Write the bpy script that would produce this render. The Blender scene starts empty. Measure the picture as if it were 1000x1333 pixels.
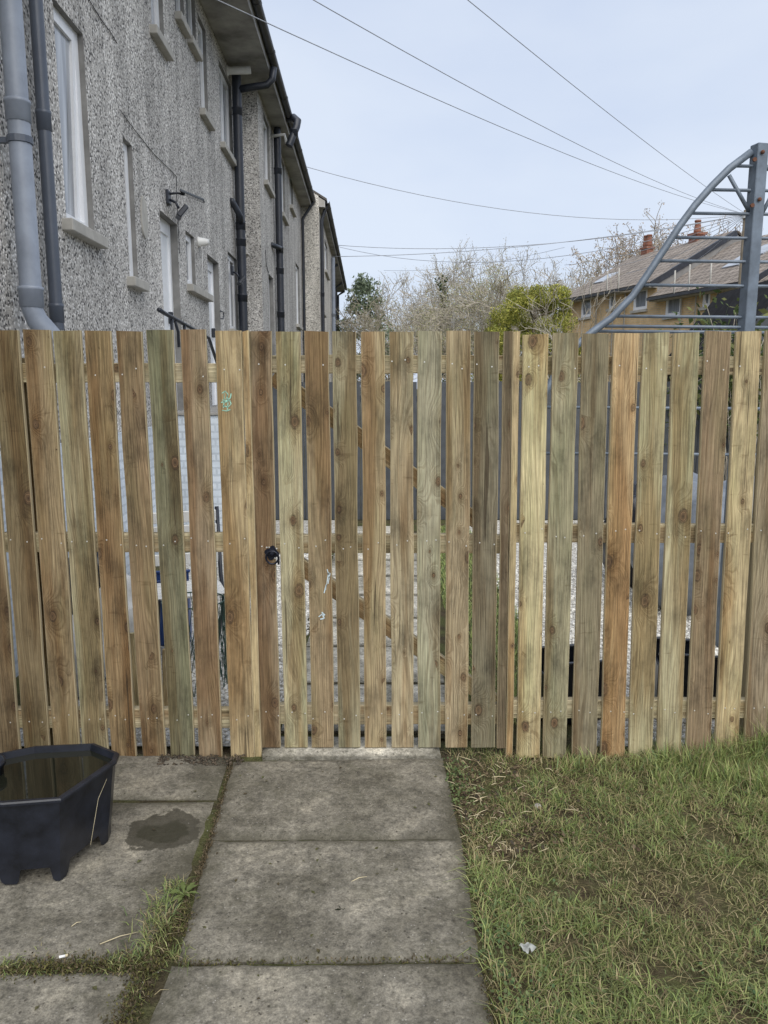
import bpy, bmesh, math, random
import numpy as np
from mathutils import Vector, Matrix, noise as mnoise

# ------------------------------------------------------------------ camera, sky, sun, exposure
SC = bpy.context.scene
COL = SC.collection
H = 1.66                      # eye height
F = 1000.0                    # focal length in photo pixels (1000 x 1333)
TILT = math.atan(0.163)
ct, st = math.cos(TILT), math.sin(TILT)

cd = bpy.data.cameras.new('camera'); cam = bpy.data.objects.new('camera', cd); COL.objects.link(cam)
cd.sensor_fit = 'VERTICAL'; cd.sensor_height = 36.0; cd.lens = 36.0 * F / 1333.0
cd.clip_start = 0.05; cd.clip_end = 2000
cam.location = (0, 0, H); cam.rotation_euler = (math.pi / 2 - TILT, 0, 0)
SC.camera = cam

SUN_EL, SUN_AZ = math.radians(48), math.radians(168)      # azimuth clockwise from +Y
world = bpy.data.worlds.new('World'); SC.world = world; world.use_nodes = True
wt = world.node_tree; wt.nodes.clear()
def wn(t, **k):
    n = wt.nodes.new(t)
    for a, b in k.items(): setattr(n, a, b)
    return n
sky = wn('ShaderNodeTexSky', sky_type='NISHITA', sun_disc=False, sun_elevation=SUN_EL, sun_rotation=SUN_AZ,
         air_density=1.0, dust_density=2.0, ozone_density=1.5)
wtc = wn('ShaderNodeTexCoord'); wmap = wn('ShaderNodeMapping'); wmap.inputs['Scale'].default_value = (1.0, 1.0, 2.6)
wnoi = wn('ShaderNodeTexNoise'); wnoi.inputs['Scale'].default_value = 1.7; wnoi.inputs['Detail'].default_value = 5
wramp = wn('ShaderNodeValToRGB')
wramp.color_ramp.elements[0].position = 0.34; wramp.color_ramp.elements[0].color = (5.6, 6.5, 8.3, 1)
wramp.color_ramp.elements[1].position = 0.66; wramp.color_ramp.elements[1].color = (7.1, 7.8, 9.0, 1)
wmix = wn('ShaderNodeMixRGB'); wmix.inputs[0].default_value = 0.84
wbg = wn('ShaderNodeBackground'); wbg.inputs['Strength'].default_value = 0.05
wout = wn('ShaderNodeOutputWorld')
wt.links.new(wtc.outputs['Generated'], wmap.inputs['Vector']); wt.links.new(wmap.outputs[0], wnoi.inputs['Vector'])
wt.links.new(wnoi.outputs['Fac'], wramp.inputs[0]); wt.links.new(sky.outputs[0], wmix.inputs[1])
wt.links.new(wramp.outputs[0], wmix.inputs[2]); wt.links.new(wmix.outputs[0], wbg.inputs['Color'])
wt.links.new(wbg.outputs[0], wout.inputs[0])

sl = bpy.data.lights.new('sun', 'SUN'); sl.energy = 1.5; sl.angle = math.radians(75); sl.color = (1.0, 0.96, 0.89)
so = bpy.data.objects.new('sun', sl); COL.objects.link(so)
sdir = Vector((math.sin(SUN_AZ) * math.cos(SUN_EL), math.cos(SUN_AZ) * math.cos(SUN_EL), math.sin(SUN_EL)))
so.rotation_euler = sdir.to_track_quat('Z', 'Y').to_euler(); so.location = (-3, -8, 14)

SC.view_settings.view_transform = 'Standard'; SC.view_settings.look = 'None'
SC.view_settings.gamma = 1.0; SC.view_settings.use_curve_mapping = False
SC.view_settings.exposure = 1.2
SC.cycles.max_bounces = 6; SC.cycles.transparent_max_bounces = 8

# ------------------------------------------------------------------ measuring helpers
def ray(px, py):
    cx, cy = (px - 500.0) / F, (666.5 - py) / F
    return Vector((cx, ct + cy * st, -st + cy * ct))
def ground(px, py, z=0.0):
    d = ray(px, py); s = (z - H) / d.z
    return Vector((d.x * s, d.y * s, z))
def aty(px, py, Y):
    d = ray(px, py); s = Y / d.y
    return Vector((d.x * s, Y, H + d.z * s))
HANG = math.atan(0.0217)                        # the terrace runs slightly left of the view axis
ch_, sh_ = math.cos(HANG), math.sin(HANG)
def wall_pt(px, py, X):                          # local terrace coordinates on the plane x = X
    d = ray(px, py); l = Vector((d.x * ch_ + d.y * sh_, -d.x * sh_ + d.y * ch_, d.z)); s = X / l.x
    return Vector((X, l.y * s, H + l.z * s))

# ------------------------------------------------------------------ mesh helpers
class MB:
    def __init__(s): s.v = []; s.f = []
    def add(s, vs, fs):
        o = len(s.v); s.v += [tuple(x) for x in vs]; s.f += [tuple(i + o for i in f) for f in fs]; return s
    def box(s, a, b, bev=0.0):
        x0, y0, z0 = (min(a[i], b[i]) for i in range(3)); x1, y1, z1 = (max(a[i], b[i]) for i in range(3))
        if bev <= 0:
            vs = [(x0,y0,z0),(x1,y0,z0),(x1,y1,z0),(x0,y1,z0),(x0,y0,z1),(x1,y0,z1),(x1,y1,z1),(x0,y1,z1)]
            return s.add(vs, [(0,3,2,1),(4,5,6,7),(0,1,5,4),(1,2,6,5),(2,3,7,6),(3,0,4,7)])
        bm = bmesh.new(); bmesh.ops.create_cube(bm, size=1.0)
        for v in bm.verts:
            v.co = Vector(((x0+x1)/2 + v.co.x*(x1-x0), (y0+y1)/2 + v.co.y*(y1-y0), (z0+z1)/2 + v.co.z*(z1-z0)))
        bmesh.ops.bevel(bm, geom=bm.edges[:], offset=bev, segments=1, affect='EDGES')
        bm.verts.index_update()
        s.add([v.co[:] for v in bm.verts], [[v.index for v in f.verts] for f in bm.faces]); bm.free(); return s
    def bar(s, p, q, w, h, up=(0,0,1)):
        p, q = Vector(p), Vector(q); d = (q - p).normalized(); u = Vector(up)
        if abs(d.dot(u)) > .99: u = Vector((0,1,0))
        a = d.cross(u).normalized() * w / 2; b = a.cross(d).normalized() * h / 2
        vs = [p-a-b, p+a-b, p+a+b, p-a+b, q-a-b, q+a-b, q+a+b, q-a+b]
        return s.add(vs, [(0,3,2,1),(4,5,6,7),(0,1,5,4),(1,2,6,5),(2,3,7,6),(3,0,4,7)])
    def tube(s, pts, r, n=10, caps=True):
        pts = [Vector(p) for p in pts]; rs = r if isinstance(r, (list, tuple)) else [r] * len(pts)
        vs = []; fs = []; prev = None
        for i, p in enumerate(pts):
            d = ((pts[min(i+1, len(pts)-1)] - pts[max(i-1, 0)])).normalized()
            if prev is None:
                u = Vector((0,0,1)) if abs(d.z) < .9 else Vector((1,0,0)); a = d.cross(u).normalized()
            else:
                a = prev - d * prev.dot(d)
                a = a.normalized() if a.length > 1e-6 else d.orthogonal().normalized()
            prev = a; b = d.cross(a)
            for k in range(n):
                t = 2 * math.pi * k / n; vs.append(p + (a * math.cos(t) + b * math.sin(t)) * rs[i])
        for i in range(len(pts) - 1):
            for k in range(n):
                k2 = (k + 1) % n; fs.append((i*n+k, i*n+k2, (i+1)*n+k2, (i+1)*n+k))
        if caps: fs.append(tuple(range(n))[::-1]); fs.append(tuple((len(pts)-1)*n + k for k in range(n)))
        return s.add(vs, fs)
    def lathe(s, prof, n=20, M=None):
        vs = []; fs = []
        for (r, z) in prof:
            for k in range(n):
                t = 2*math.pi*k/n; p = Vector((r*math.cos(t), r*math.sin(t), z)); vs.append(M @ p if M else p)
        for i in range(len(prof)-1):
            for k in range(n):
                k2 = (k+1) % n; fs.append((i*n+k, i*n+k2, (i+1)*n+k2, (i+1)*n+k))
        fs.append(tuple(range(n))[::-1]); fs.append(tuple((len(prof)-1)*n+k for k in range(n)))
        return s.add(vs, fs)
    def mesh(s, name, smooth=False):
        m = bpy.data.meshes.new(name); m.from_pydata(s.v, [], s.f); m.update()
        if smooth: m.polygons.foreach_set('use_smooth', [True] * len(m.polygons))
        return m
    def build(s, name, mat, parent=None, smooth=False, loc=None):
        o = bpy.data.objects.new(name, s.mesh(name, smooth)); COL.objects.link(o)
        if mat: o.data.materials.append(mat)
        if parent: o.parent = parent
        if loc is not None: o.location = loc
        return o
def smooth_by_angle(o, deg=35):
    bm = bmesh.new(); bm.from_mesh(o.data)
    for f in bm.faces: f.smooth = True
    for e in bm.edges:
        e.smooth = len(e.link_faces) == 2 and e.calc_face_angle(0) < math.radians(deg)
    bm.to_mesh(o.data); bm.free()
def np_mesh(name, V, T, mat, parent=None, col=None):
    m = bpy.data.meshes.new(name); V = np.asarray(V, dtype=np.float32); T = np.asarray(T, dtype=np.int32)
    m.vertices.add(len(V)); m.vertices.foreach_set('co', V.ravel())
    k = T.shape[1]; m.loops.add(T.size); m.loops.foreach_set('vertex_index', T.ravel())
    m.polygons.add(len(T)); m.polygons.foreach_set('loop_start', np.arange(0, T.size, k, dtype=np.int32))
    m.update(calc_edges=True)
    if col is not None:
        a = m.color_attributes.new('tint', 'FLOAT_COLOR', 'POINT')
        c = np.ones((len(V), 4), dtype=np.float32); c[:, :3] = col; a.data.foreach_set('color', c.ravel())
    o = bpy.data.objects.new(name, m); COL.objects.link(o); m.materials.append(mat)
    if parent: o.parent = parent
    return o
def empty(name, loc=(0,0,0), rz=0.0):
    o = bpy.data.objects.new(name, None); COL.objects.link(o); o.location = loc; o.rotation_euler = (0,0,rz)
    o.empty_display_size = 0.1; return o
def tag(o, label=None, cat=None, group=None, kind=None):
    for k, v in (('label', label), ('category', cat), ('group', group), ('kind', kind)):
        if v: o[k] = v
    return o

# ------------------------------------------------------------------ material helpers
class NT:
    def __init__(s, name):
        s.m = bpy.data.materials.new(name); s.m.use_nodes = True; s.t = s.m.node_tree; s.t.nodes.clear()
        s.b = s.n('ShaderNodeBsdfPrincipled'); s.o = s.n('ShaderNodeOutputMaterial'); s.l(s.b.outputs[0], s.o.inputs[0])
    def n(s, t, **k):
        x = s.t.nodes.new(t)
        for a, b in k.items(): setattr(x, a, b)
        return x
    def l(s, a, b): s.t.links.new(a, b)
    def put(s, sock, v):
        if isinstance(v, bpy.types.NodeSocket): s.l(v, sock)
        elif isinstance(v, (tuple, list)) and len(v) == 3 and sock.type == 'RGBA': sock.default_value = (*v, 1)
        else: sock.default_value = v
    def math(s, op, a, b=None, c=None, clamp=False):
        x = s.n('ShaderNodeMath', operation=op, use_clamp=clamp); s.put(x.inputs[0], a)
        if b is not None: s.put(x.inputs[1], b)
        if c is not None: s.put(x.inputs[2], c)
        return x.outputs[0]
    def vmath(s, op, a, b=None):
        x = s.n('ShaderNodeVectorMath', operation=op); s.put(x.inputs[0], a)
        if b is not None: s.put(x.inputs[1], b)
        return x.outputs['Value'] if op in ('LENGTH', 'DISTANCE', 'DOT_PRODUCT') else x.outputs['Vector']
    def coord(s, kind='Object'): return s.n('ShaderNodeTexCoord').outputs[kind]
    def noise(s, vec, scale, detail=3, rough=.55, dist=0.0, dims='3D', w=None):
        x = s.n('ShaderNodeTexNoise', noise_dimensions=dims)
        if vec is not None: s.l(vec, x.inputs['Vector'])
        if w is not None: s.put(x.inputs['W'], w)
        x.inputs['Scale'].default_value = scale; x.inputs['Detail'].default_value = detail
        x.inputs['Roughness'].default_value = rough; x.inputs['Distortion'].default_value = dist
        return x.outputs['Fac']
    def vor(s, vec, scale, feature='F1'):
        x = s.n('ShaderNodeTexVoronoi', feature=feature); s.l(vec, x.inputs['Vector']); x.inputs['Scale'].default_value = scale
        return x
    def ramp(s, fac, stops, interp='LINEAR'):
        x = s.n('ShaderNodeValToRGB'); r = x.color_ramp; r.interpolation = interp
        while len(r.elements) < len(stops): r.elements.new(.5)
        for e, (p, c) in zip(r.elements, stops):
            e.position = p; e.color = (c, c, c, 1) if isinstance(c, (int, float)) else (*c, 1)
        s.put(x.inputs[0], fac); return x.outputs[0]
    def mix(s, fac, a, b, mode='MIX'):
        x = s.n('ShaderNodeMixRGB', blend_type=mode); s.put(x.inputs[0], fac); s.put(x.inputs[1], a); s.put(x.inputs[2], b)
        return x.outputs[0]
    def scalev(s, vec, sc, loc=(0,0,0), rot=(0,0,0)):
        x = s.n('ShaderNodeMapping'); s.l(vec, x.inputs['Vector']); x.inputs['Scale'].default_value = sc
        x.inputs['Location'].default_value = loc; x.inputs['Rotation'].default_value = rot; return x.outputs[0]
    def bump(s, h, strength=.5, dist=.002):
        x = s.n('ShaderNodeBump'); s.put(x.inputs['Height'], h); x.inputs['Strength'].default_value = strength
        x.inputs['Distance'].default_value = dist; s.l(x.outputs[0], s.b.inputs['Normal'])
    def set(s, base=None, rough=None, metal=None, spec=None):
        if base is not None: s.put(s.b.inputs['Base Color'], base)
        if rough is not None: s.put(s.b.inputs['Roughness'], rough)
        if metal is not None: s.put(s.b.inputs['Metallic'], metal)
        if spec is not None: s.put(s.b.inputs['Specular IOR Level'], spec)
        return s.m

def mat_plain(name, c, rough=.6, metal=0.0, var=.12, scale=9.0, bump=.0, spec=.5):
    n = NT(name); tc = n.coord(); f = n.noise(tc, scale, 5, .6)
    k = n.ramp(f, [(.3, 1 - var), (.7, 1 + var)]); n.set(n.mix(1.0, c, k, 'MULTIPLY'), rough, metal, spec)
    if bump: n.bump(n.noise(tc, scale * 12, 3), bump, .002)
    return n.m

def mat_wood():
    n = NT('treated_pine'); tc = n.coord(); rnd = n.n('ShaderNodeObjectInfo').outputs['Random']
    offv = n.n('ShaderNodeCombineXYZ')
    n.l(n.math('MULTIPLY', rnd, 17.3), offv.inputs[0]); n.l(n.math('MULTIPLY', rnd, 5.1), offv.inputs[1]); n.l(n.math('MULTIPLY', rnd, 41.7), offv.inputs[2])
    P = n.vmath('ADD', tc, offv.outputs[0])
    # knots
    K = n.vmath('MULTIPLY', P, (8.0, 0.0, 4.0)); vo = n.vor(K, 1.0)
    d = n.vmath('MULTIPLY', n.vmath('SUBTRACT', K, vo.outputs['Position']), (1/8.0, 0.0, 0.62/4.0))
    dn = n.noise(n.scalev(P, (55, 55, 34)), 1.0, 3)
    r = n.math('ADD', n.vmath('LENGTH', d), n.math('MULTIPLY', n.math('SUBTRACT', dn, .5), .010))
    csep = n.n('ShaderNodeSeparateColor'); n.l(vo.outputs['Color'], csep.inputs[0])
    ks = n.math('MAXIMUM', n.math('MULTIPLY', n.math('SUBTRACT', csep.outputs[0], .38), .030), .0001)   # knot radius
    kon = n.math('GREATER_THAN', csep.outputs[0], .38)
    sig = n.math('MULTIPLY', ks, 2.6)
    q = n.math('DIVIDE', r, sig); gauss = n.math('MULTIPLY', n.math('EXPONENT', n.math('MULTIPLY', n.math('MULTIPLY', q, q), -1.0)), kon)
    sx = n.n('ShaderNodeSeparateXYZ'); n.l(P, sx.inputs[0])
    low = n.noise(n.scalev(P, (6.0, 6.0, .75)), 1.0, 2, .5)
    h = n.math('ADD', n.math('MULTIPLY', low, 1.25), n.math('MULTIPLY', n.math('ADD', sx.outputs[0], n.math('MULTIPLY', sx.outputs[1], .6)), 5.0))
    h = n.math('ADD', h, n.math('MULTIPLY', gauss, .55))
    ring = n.noise(None, 1.0, 2, .5, dims='1D', w=n.math('MULTIPLY', h, 24.0))
    ringm = n.ramp(ring, [(.44, 0.0), (.60, 1.0)])
    fiber = n.noise(n.scalev(P, (260, 260, 5)), 1.0, 3, .6)
    saw = n.noise(n.scalev(P, (3, 3, 420)), 1.0, 1, .5)
    tone = n.n('ShaderNodeObjectInfo').outputs['Color']
    heart = n.ramp(n.noise(n.scalev(P, (11, 11, .8), (3.3, 1.7, 9.1)), 1.0, 3, .5), [(.47, 0.0), (.60, 1.0)])
    c = n.mix(n.math('MULTIPLY', heart, .85), tone, n.mix(1.0, tone, (.64, .52, .42), 'MULTIPLY'))
    green = n.ramp(n.noise(n.scalev(P, (7, 7, 1.3), (8.1, 0, 2.2)), 1.0, 4, .6), [(.45, 0.0), (.72, 1.0)])
    c = n.mix(n.math('MULTIPLY', green, .65), c, n.mix(1.0, c, (.72, .82, .70), 'MULTIPLY'))
    c = n.mix(n.math('MULTIPLY', ringm, .55), c, n.mix(1.0, c, (.56, .51, .46), 'MULTIPLY'))
    c = n.mix(1.0, c, n.ramp(fiber, [(.28, .55), (.72, 1.38)]), 'MULTIPLY')
    # resin / bark halo and the knot itself
    halo = n.math('MULTIPLY', n.ramp(gauss, [(.2, 0.0), (.8, 1.0)]), .35)
    c = n.mix(halo, c, n.mix(1.0, c, (.60, .48, .38), 'MULTIPLY'))
    r2 = n.vmath('LENGTH', n.vmath('MULTIPLY', d, (1.0, 0.0, .30))); q2 = n.math('DIVIDE', r2, n.math('MULTIPLY', ks, 1.9))
    fl = n.math('MULTIPLY', n.math('MULTIPLY', n.math('EXPONENT', n.math('MULTIPLY', n.math('MULTIPLY', q2, q2), -1.0)), kon), n.ramp(dn, [(.35, .05), (.65, .55)]))
    c = n.mix(fl, c, n.mix(1.0, c, (.52, .43, .34), 'MULTIPLY'))
    kq = n.math('DIVIDE', r, ks)
    km = n.math('MULTIPLY', n.ramp(kq, [(.78, 1.0), (1.0, 0.0)]), kon)
    kring = n.noise(None, 1.0, 1, dims='1D', w=n.math('MULTIPLY', r, 420.0))
    kc = n.mix(n.ramp(kring, [(.35, 0.0), (.65, 1.0)]), (.06, .036, .02), (.21, .13, .07)); kc = n.mix(n.ramp(kq, [(.15, .9), (.4, 0.0)]), kc, (.035, .022, .014))
    c = n.mix(n.math('MULTIPLY', km, n.math('ADD', .68, n.math('MULTIPLY', csep.outputs[1], .3))), c, kc)
    edge = n.math('MULTIPLY', n.math('ADD', .12, n.math('MULTIPLY', .75, n.ramp(n.noise(n.scalev(P, (90, 90, 60)), 1.0, 2), [(.35, .2), (.6, 1.0)]))), n.ramp(n.math('ABSOLUTE', n.math('SUBTRACT', kq, 1.0)), [(0.0, 1.0), (.34, 0.0)]))
    edge = n.math('MULTIPLY', edge, kon)
    c = n.mix(edge, c, (.042, .026, .015))
    # drying cracks
    crk = n.ramp(n.noise(n.scalev(P, (34, 34, .9), (1.1, 5.5, 7.0)), 1.0, 2, .5), [(.70, 0.0), (.72, 1.0)])
    c = n.mix(n.math('MULTIPLY', crk, .75), c, (.05, .035, .02))
    dirt = n.ramp(n.noise(n.scalev(P, (10, 10, 4), (4, 4, 4)), 1.0, 6, .7), [(.34, 1.22), (.50, 1.0), (.68, .52)])
    c = n.mix(1.0, c, dirt, 'MULTIPLY')
    bars = n.ramp(n.noise(n.scalev(P, (9, 9, 34), (6, 2, 3)), 1.0, 3, .6), [(.66, 0.0), (.74, .5)]); c = n.mix(bars, c, n.mix(1.0, c, (.5, .44, .38), 'MULTIPLY'))
    nx = n.n('ShaderNodeSeparateXYZ'); n.l(n.coord('Normal'), nx.inputs[0]); sawn_lit = n.ramp(n.math('ABSOLUTE', nx.outputs[0]), [(.45, 0.0), (.8, .75)])
    c = n.mix(sawn_lit, c, n.mix(fiber, (.40, .33, .20), (.62, .53, .35)))  # paler side faces: sawn wood, with light catching the board edges painted in
    n.set(c, .78, 0.0, .25)
    hh = n.math('ADD', n.math('MULTIPLY', fiber, .7), n.math('SUBTRACT', n.math('MULTIPLY', saw, .25), n.math('MULTIPLY', n.math('ADD', ringm, n.math('MULTIPLY', crk, 4.0)), .35)))
    n.bump(hh, .8, .0016)
    return n.m

def mat_pebbledash(name='pebbledash', tint=(1, 1, 1), scale=60.0):
    n = NT(name); tc = n.coord(); v = n.vor(tc, scale); v.inputs['Randomness'].default_value = 1.0
    s = n.n('ShaderNodeSeparateColor'); n.l(v.outputs['Color'], s.inputs[0])
    chip = n.ramp(s.outputs[0], [(0, (.05, .05, .052)), (.12, (.10, .10, .10)), (.2, (.30, .29, .275)), (.45, (.46, .445, .42)), (.8, (.60, .585, .555)), (1, (.78, .77, .745))])
    bed = n.ramp(v.outputs['Distance'], [(.42, 0.0), (.75, 1.0)])
    c = n.mix(n.math('MULTIPLY', bed, .8), chip, (.37, .36, .34))
    big = n.ramp(n.noise(tc, .9, 6, .65), [(.3, .80), (.7, 1.16)])
    streak = n.ramp(n.noise(n.scalev(tc, (2.4, 2.4, .28)), 1.0, 5, .65), [(.38, .76), (.6, 1.08)])
    c = n.mix(1.0, n.mix(1.0, c, big, 'MULTIPLY'), streak, 'MULTIPLY'); c = n.mix(1.0, c, tint, 'MULTIPLY')
    n.set(c, .9, 0, .2); n.bump(n.math('MULTIPLY', v.outputs['Distance'], -1.0), .9, .006); return n.m

def mat_concrete(name, base=(.178, .166, .140), stain=None):
    n = NT(name); tc = n.coord(); rnd = n.n('ShaderNodeObjectInfo').outputs['Random']
    o = n.n('ShaderNodeCombineXYZ'); n.l(n.math('MULTIPLY', rnd, 31.0), o.inputs[0]); n.l(n.math('MULTIPLY', rnd, 17.0), o.inputs[1])
    P = n.vmath('ADD', tc, o.outputs[0])
    big = n.noise(P, 2.6, 7, .68, .4); mid = n.noise(P, 17, 6, .7); fine = n.noise(P, 150, 4, .75); gr = n.noise(P, 55, 4, .7); c0 = n.ramp(gr, [(.32, .6), (.45, .95), (.68, 1.35)])
    c = n.ramp(big, [(.34, (.44, .425, .38)), (.45, (.76, .745, .70)), (.54, (1.0, .985, .95)), (.68, (1.45, 1.41, 1.32))])
    c = n.mix(1.0, base, c, 'MULTIPLY')
    c = n.mix(1.0, c, n.ramp(mid, [(.28, .55), (.5, .98), (.72, 1.42)]), 'MULTIPLY'); c = n.mix(1.0, c, n.ramp(fine, [(.3, .6), (.7, 1.4)]), 'MULTIPLY')
    c = n.mix(1.0, c, c0, 'MULTIPLY'); pit = n.vor(P, 75); ps = n.n('ShaderNodeSeparateColor'); n.l(pit.outputs['Color'], ps.inputs[0])
    pm_ = n.math('MULTIPLY', n.math('GREATER_THAN', ps.outputs[1], .965), n.math('LESS_THAN', pit.outputs['Distance'], .30)); c = n.mix(n.math('MULTIPLY', pm_, .7), c, (.035, .03, .022))
    moss = n.ramp(n.noise(P, 4.2, 8, .78, .6), [(.52, 0.0), (.66, 1.0)])
    c = n.mix(n.math('MULTIPLY', moss, .42), c, (.075, .072, .045))
    agg = n.vor(P, 120); sp = n.n('ShaderNodeSeparateColor'); n.l(agg.outputs['Color'], sp.inputs[0])
    am = n.math('MULTIPLY', n.math('GREATER_THAN', sp.outputs[0], .93), n.math('LESS_THAN', agg.outputs['Distance'], .36))
    c = n.mix(n.math('MULTIPLY', am, .6), c, n.ramp(sp.outputs[1], [(0, (.07, .06, .055)), (.5, (.22, .205, .18)), (1, (.36, .34, .30))]))
    gs = n.n('ShaderNodeSeparateXYZ'); n.l(n.coord('Generated'), gs.inputs[0])
    eu = n.math('MINIMUM', gs.outputs[0], n.math('SUBTRACT', 1.0, gs.outputs[0])); ev = n.math('MINIMUM', gs.outputs[1], n.math('SUBTRACT', 1.0, gs.outputs[1]))
    ed = n.math('ADD', n.math('MINIMUM', eu, ev), n.math('MULTIPLY', n.math('SUBTRACT', n.noise(P, 7, 5, .7), .5), .22))
    c = n.mix(n.ramp(ed, [(-.0, .62), (.09, 0.0)]), c, (.06, .055, .036))
    rough = n.math('ADD', .78, n.math('MULTIPLY', mid, .15))
    if stain:
        (cx, cy, ax, ay) = stain
        dv = n.vmath('MULTIPLY', n.vmath('SUBTRACT', tc, (cx, cy, 0)), (1/ax, 1/ay, 0.0))
        dd = n.math('ADD', n.vmath('LENGTH', dv), n.math('MULTIPLY', n.math('SUBTRACT', n.noise(tc, 6.0, 6, .62), .5), 1.9))
        wet = n.ramp(dd, [(.93, 1.0), (.99, 0.0)])
        inner = n.ramp(dd, [(.45, 1.0), (.6, 0.0)])
        c = n.mix(n.math('MULTIPLY', wet, .84), c, (.045, .041, .03))
        c = n.mix(n.math('MULTIPLY', inner, .7), c, (.028, .027, .016))
        rough = n.math('SUBTRACT', rough, n.math('MULTIPLY', wet, .22))
    n.set(c, rough, 0, .35)
    n.bump(n.math('ADD', n.math('MULTIPLY', fine, .5), n.math('ADD', n.math('MULTIPLY', gr, 1.4), n.math('SUBTRACT', n.math('MULTIPLY', am, .6), n.math('MULTIPLY', pm_, 1.5)))), .7, .004); return n.m

def mat_soil(name='soil', a=(.055, .04, .026), b=(.13, .105, .065)):
    n = NT(name); tc = n.coord(); f = n.noise(tc, 14, 8, .7); g = n.noise(tc, 90, 4, .7)
    c = n.ramp(f, [(.3, a), (.7, b)]); c = n.mix(n.ramp(n.noise(tc, 5, 5, .6), [(.40, 0.0), (.58, .8)]), c, (.10, .11, .042))
    c = n.mix(1.0, c, n.ramp(g, [(.3, .6), (.7, 1.35)]), 'MULTIPLY'); n.set(c, .95, 0, .15)
    n.bump(n.math('ADD', f, n.math('MULTIPLY', g, .5)), 1.0, .02); return n.m

def mat_tint(name, rough=.7, transl=.25):
    n = NT(name); a = n.n('ShaderNodeVertexColor', layer_name='tint'); n.set(a.outputs[0], rough, 0, .25)
    if transl:
        t = n.n('ShaderNodeBsdfTranslucent'); n.l(a.outputs[0], t.inputs[0]); m = n.n('ShaderNodeMixShader'); m.inputs[0].default_value = transl
        n.l(n.b.outputs[0], m.inputs[1]); n.l(t.outputs[0], m.inputs[2]); n.l(m.outputs[0], n.o.inputs[0])
    return n.m

def mat_bark(name='bark', c=(.16, .135, .10)):
    n = NT(name); tc = n.coord(); f = n.noise(n.scalev(tc, (3, 3, 1)), 4, 4); n.set(n.mix(1.0, c, n.ramp(f, [(.3, .65), (.7, 1.3)]), 'MULTIPLY'), .9, 0, .2); return n.m

def mat_glass(name, c=(.10, .115, .13)):
    n = NT(name); tc = n.coord(); f = n.noise(n.scalev(tc, (1, 9, .8)), 1.2, 3)
    n.set(n.mix(1.0, c, n.ramp(f, [(.3, .6), (.7, 1.4)]), 'MULTIPLY'), .04, 0, .6); return n.m

def mat_tiles(name, a, b, along=(1, 0, 0), row=.32):
    n = NT(name); tc = n.coord('Object'); br = n.n('ShaderNodeTexBrick'); n.l(tc, br.inputs['Vector'])
    br.inputs['Scale'].default_value = 1.0; br.inputs['Brick Width'].default_value = .30; br.inputs['Row Height'].default_value = row
    br.inputs['Mortar Size'].default_value = .018; br.inputs['Color1'].default_value = (*a, 1); br.inputs['Color2'].default_value = (*b, 1)
    br.inputs['Mortar'].default_value = (a[0]*.35, a[1]*.35, a[2]*.35, 1)
    c = n.mix(1.0, br.outputs['Color'], n.ramp(n.noise(tc, 1.3, 6, .7), [(.3, .7), (.7, 1.25)]), 'MULTIPLY')
    n.set(c, .85, 0, .2); n.bump(br.outputs['Fac'], .5, -.02); return n.m

def mat_brick(name, a, b, mortar, w=.225, h=.075, size=.008):
    n = NT(name); tc = n.coord('Object'); s = n.n('ShaderNodeSeparateXYZ'); n.l(tc, s.inputs[0])
    cv = n.n('ShaderNodeCombineXYZ'); n.l(n.math('ADD', s.outputs[0], s.outputs[1]), cv.inputs[0]); n.l(s.outputs[2], cv.inputs[1])
    br = n.n('ShaderNodeTexBrick'); n.l(cv.outputs[0], br.inputs['Vector']); br.inputs['Scale'].default_value = 1.0
    br.inputs['Brick Width'].default_value = w; br.inputs['Row Height'].default_value = h; br.inputs['Mortar Size'].default_value = size
    br.inputs['Color1'].default_value = (*a, 1); br.inputs['Color2'].default_value = (*b, 1); br.inputs['Mortar'].default_value = (*mortar, 1)
    c = n.mix(1.0, br.outputs['Color'], n.ramp(n.noise(tc, 2.2, 6, .7), [(.3, .78), (.7, 1.15)]), 'MULTIPLY')
    n.set(c, .85, 0, .25); n.bump(br.outputs['Fac'], .6, -.008); return n.m

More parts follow.
